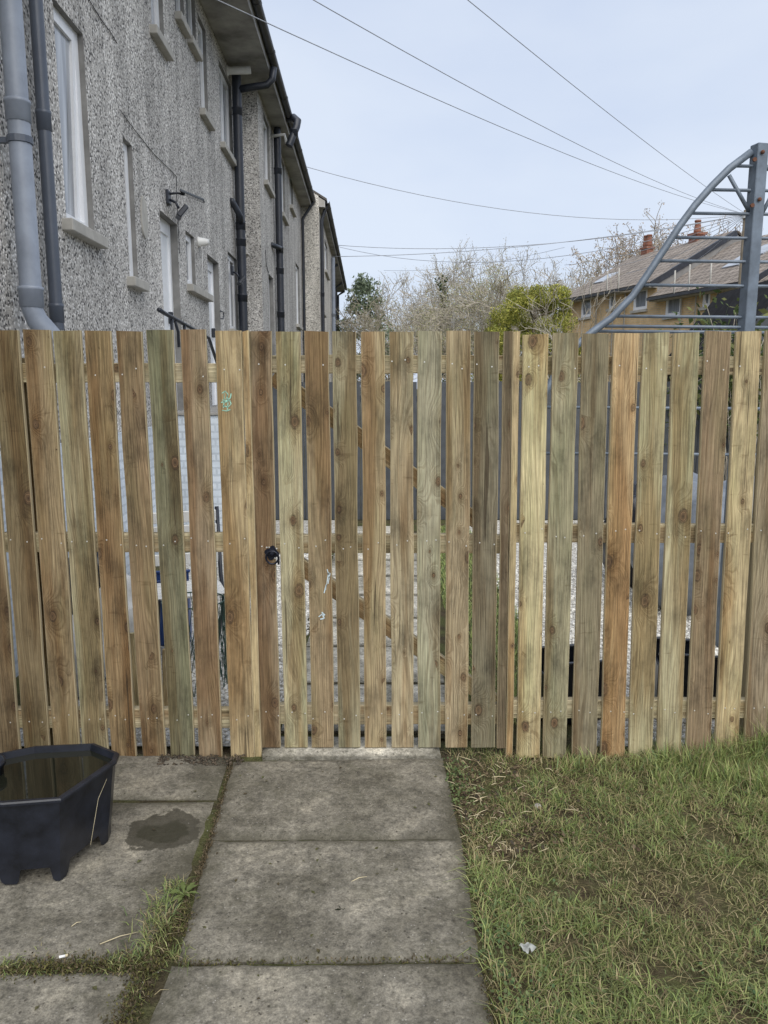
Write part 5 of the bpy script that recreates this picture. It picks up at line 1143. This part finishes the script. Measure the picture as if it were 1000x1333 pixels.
# roll of green wire mesh
b = aty(255, 850, 4.1); wm = tag(empty('mesh_roll', (b.x, 4.1, 0)), 'upright roll of green wire mesh behind the fence', 'wire mesh'); mm = MB(); R = .17
for k in range(22):
    t = 2*math.pi*k/22; mm.tube([(R*math.cos(t), R*math.sin(t), 0), (R*math.cos(t + .5), R*math.sin(t + .5), .5)], .0022, 4, False); mm.tube([(R*math.cos(t), R*math.sin(t), 0), (R*math.cos(t - .5), R*math.sin(t - .5), .5)], .0022, 4, False)
mm.build('mesh', M['green_wire'], wm); MB().tube([(R*math.cos(2*math.pi*k/24), R*math.sin(2*math.pi*k/24), .5) for k in range(25)], .004, 5, False).build('hoop', M['green_wire'], wm)
def heap(name, px, Y, w, d, h, mat, label, cat, seed, z0=0):
    b = aty(px, 700, Y); bm = bmesh.new(); bmesh.ops.create_icosphere(bm, subdivisions=4, radius=1)
    for v in bm.verts:
        n_ = v.co.copy(); k = 1 + .18*mnoise.noise(n_*1.7 + Vector((seed, 0, 0))) + .07*mnoise.noise(n_*5 + Vector((0, seed, 0))) + .03*abs(mnoise.noise(n_*12)); v.co = Vector((n_.x*w*k, n_.y*d*k, max(-.02, (n_.z*.5 + .42)*h*1.1*k)))
    m = bpy.data.meshes.new(name); bm.to_mesh(m); bm.free(); m.polygons.foreach_set('use_smooth', [True]*len(m.polygons)); o = bpy.data.objects.new(name, m); COL.objects.link(o); m.materials.append(mat); o.location = (b.x, Y, z0); return tag(o, label, cat)
heap('filled_sack', 150, 4.3, .2, .17, .55, M['sack'], 'plump white woven sack behind the fence near the house', 'sack', 3)
heap('filled_sack', 85, 4.0, .18, .16, .42, M['sack'], 'low white woven sack nearest the house wall behind the fence', 'sack', 8)
heap('refuse_bag', 118, 4.9, .22, .2, .62, M['black_plastic'], 'black refuse bag beside the white sacks', 'bag', 12)
heap('tarpaulin_heap', 935, 5.6, .62, .45, .98, M['tarp'], 'grey tarpaulin draped over a heap under the steel arch', 'tarpaulin', 5)
heap('refuse_bag', 830, 6.4, .3, .3, .8, M['black_plastic'], 'black refuse bag left of the tarpaulin heap', 'bag', 15)
b = aty(178, 868, 3.75); tb = tag(empty('timber_offcut', (b.x, 3.75, 0), .3), 'pale timber offcuts leaning together behind the fence', 'timber')
for k in range(3):
    o = board_mesh(.07, .42 - .05*k, .03, 500 + k, 4).build('plank', M['wood'], tb); tone(o, (200,180,130)); o.location = (.075*k, 0, 0); o.rotation_euler = (-.12, .05*(k-1), 0)
# dark shed with brambles at the right
sx = aty(1010, 430, 10.5); sd = tag(empty('dark_shed', (sx.x, 10.5, 0)), 'small dark felt roofed shed behind the steel post, overgrown with brambles', 'shed')
zt_ = aty(985, 362, 10.5).z; MB().add([(-.75,0,-.02),(.9,0,-.02),(.9,0,zt_*.8),(.1,0,zt_),(-.75,0,zt_*.62),(-.75,2,-.02),(.9,2,-.02),(.9,2,zt_*.8),(.1,2,zt_),(-.75,2,zt_*.62)], [(0,1,2,3,4),(5,9,8,7,6),(0,4,9,5),(1,6,7,2),(0,5,6,1)]).build('wall', M['fence_grey'], sd)
rfm = MB(); rfm.bar((-.85, 1, zt_*.60), (.1, 1, zt_ + .03), 2.2, .04).bar((.1, 1, zt_ + .03), (1.0, 1, zt_*.8), 2.2, .04); rfm.build('roof', M['felt'], sd)
bt = aty(975, 425, 9.2); br_ = tag(empty('bramble', (bt.x, 9.2, 0)), 'tangled bramble with sparse green leaves at the foot of the steel post', 'shrub'); bl = random.Random(5); items = []; lc_ = []
for k in range(46):
    a = bl.uniform(0, 6.28); R = bl.uniform(.2, .75); hh = bl.uniform(1.5, 2.7); p0 = Vector((bl.gauss(0, .15), bl.gauss(0, .15), -.02)); p1 = p0 + Vector((R*.4*math.cos(a), R*.4*math.sin(a), hh*.75)); p2 = p0 + Vector((R*math.cos(a), R*math.sin(a), hh)); p3 = p2 + Vector((.35*math.cos(a), .35*math.sin(a), -bl.uniform(.1, .5)))
    items.append(([p0, p1, p2, p3], [.008, .006, .005, .003])); lc_ += [p1[:], p2[:], p3[:], p1.lerp(p2, .5)[:]]
V, Tt = tubes_np(items, 4); MB().add(V, Tt).build('cane', M['twig'], br_); V, Tt, c = leaf_cloud(lc_, [.22]*len(lc_), 2600, .045, [(.09, .12, .04), (.16, .17, .06), (.06, .09, .03)], 17); np_mesh('foliage', V, Tt, M['leaf'], br_, c)
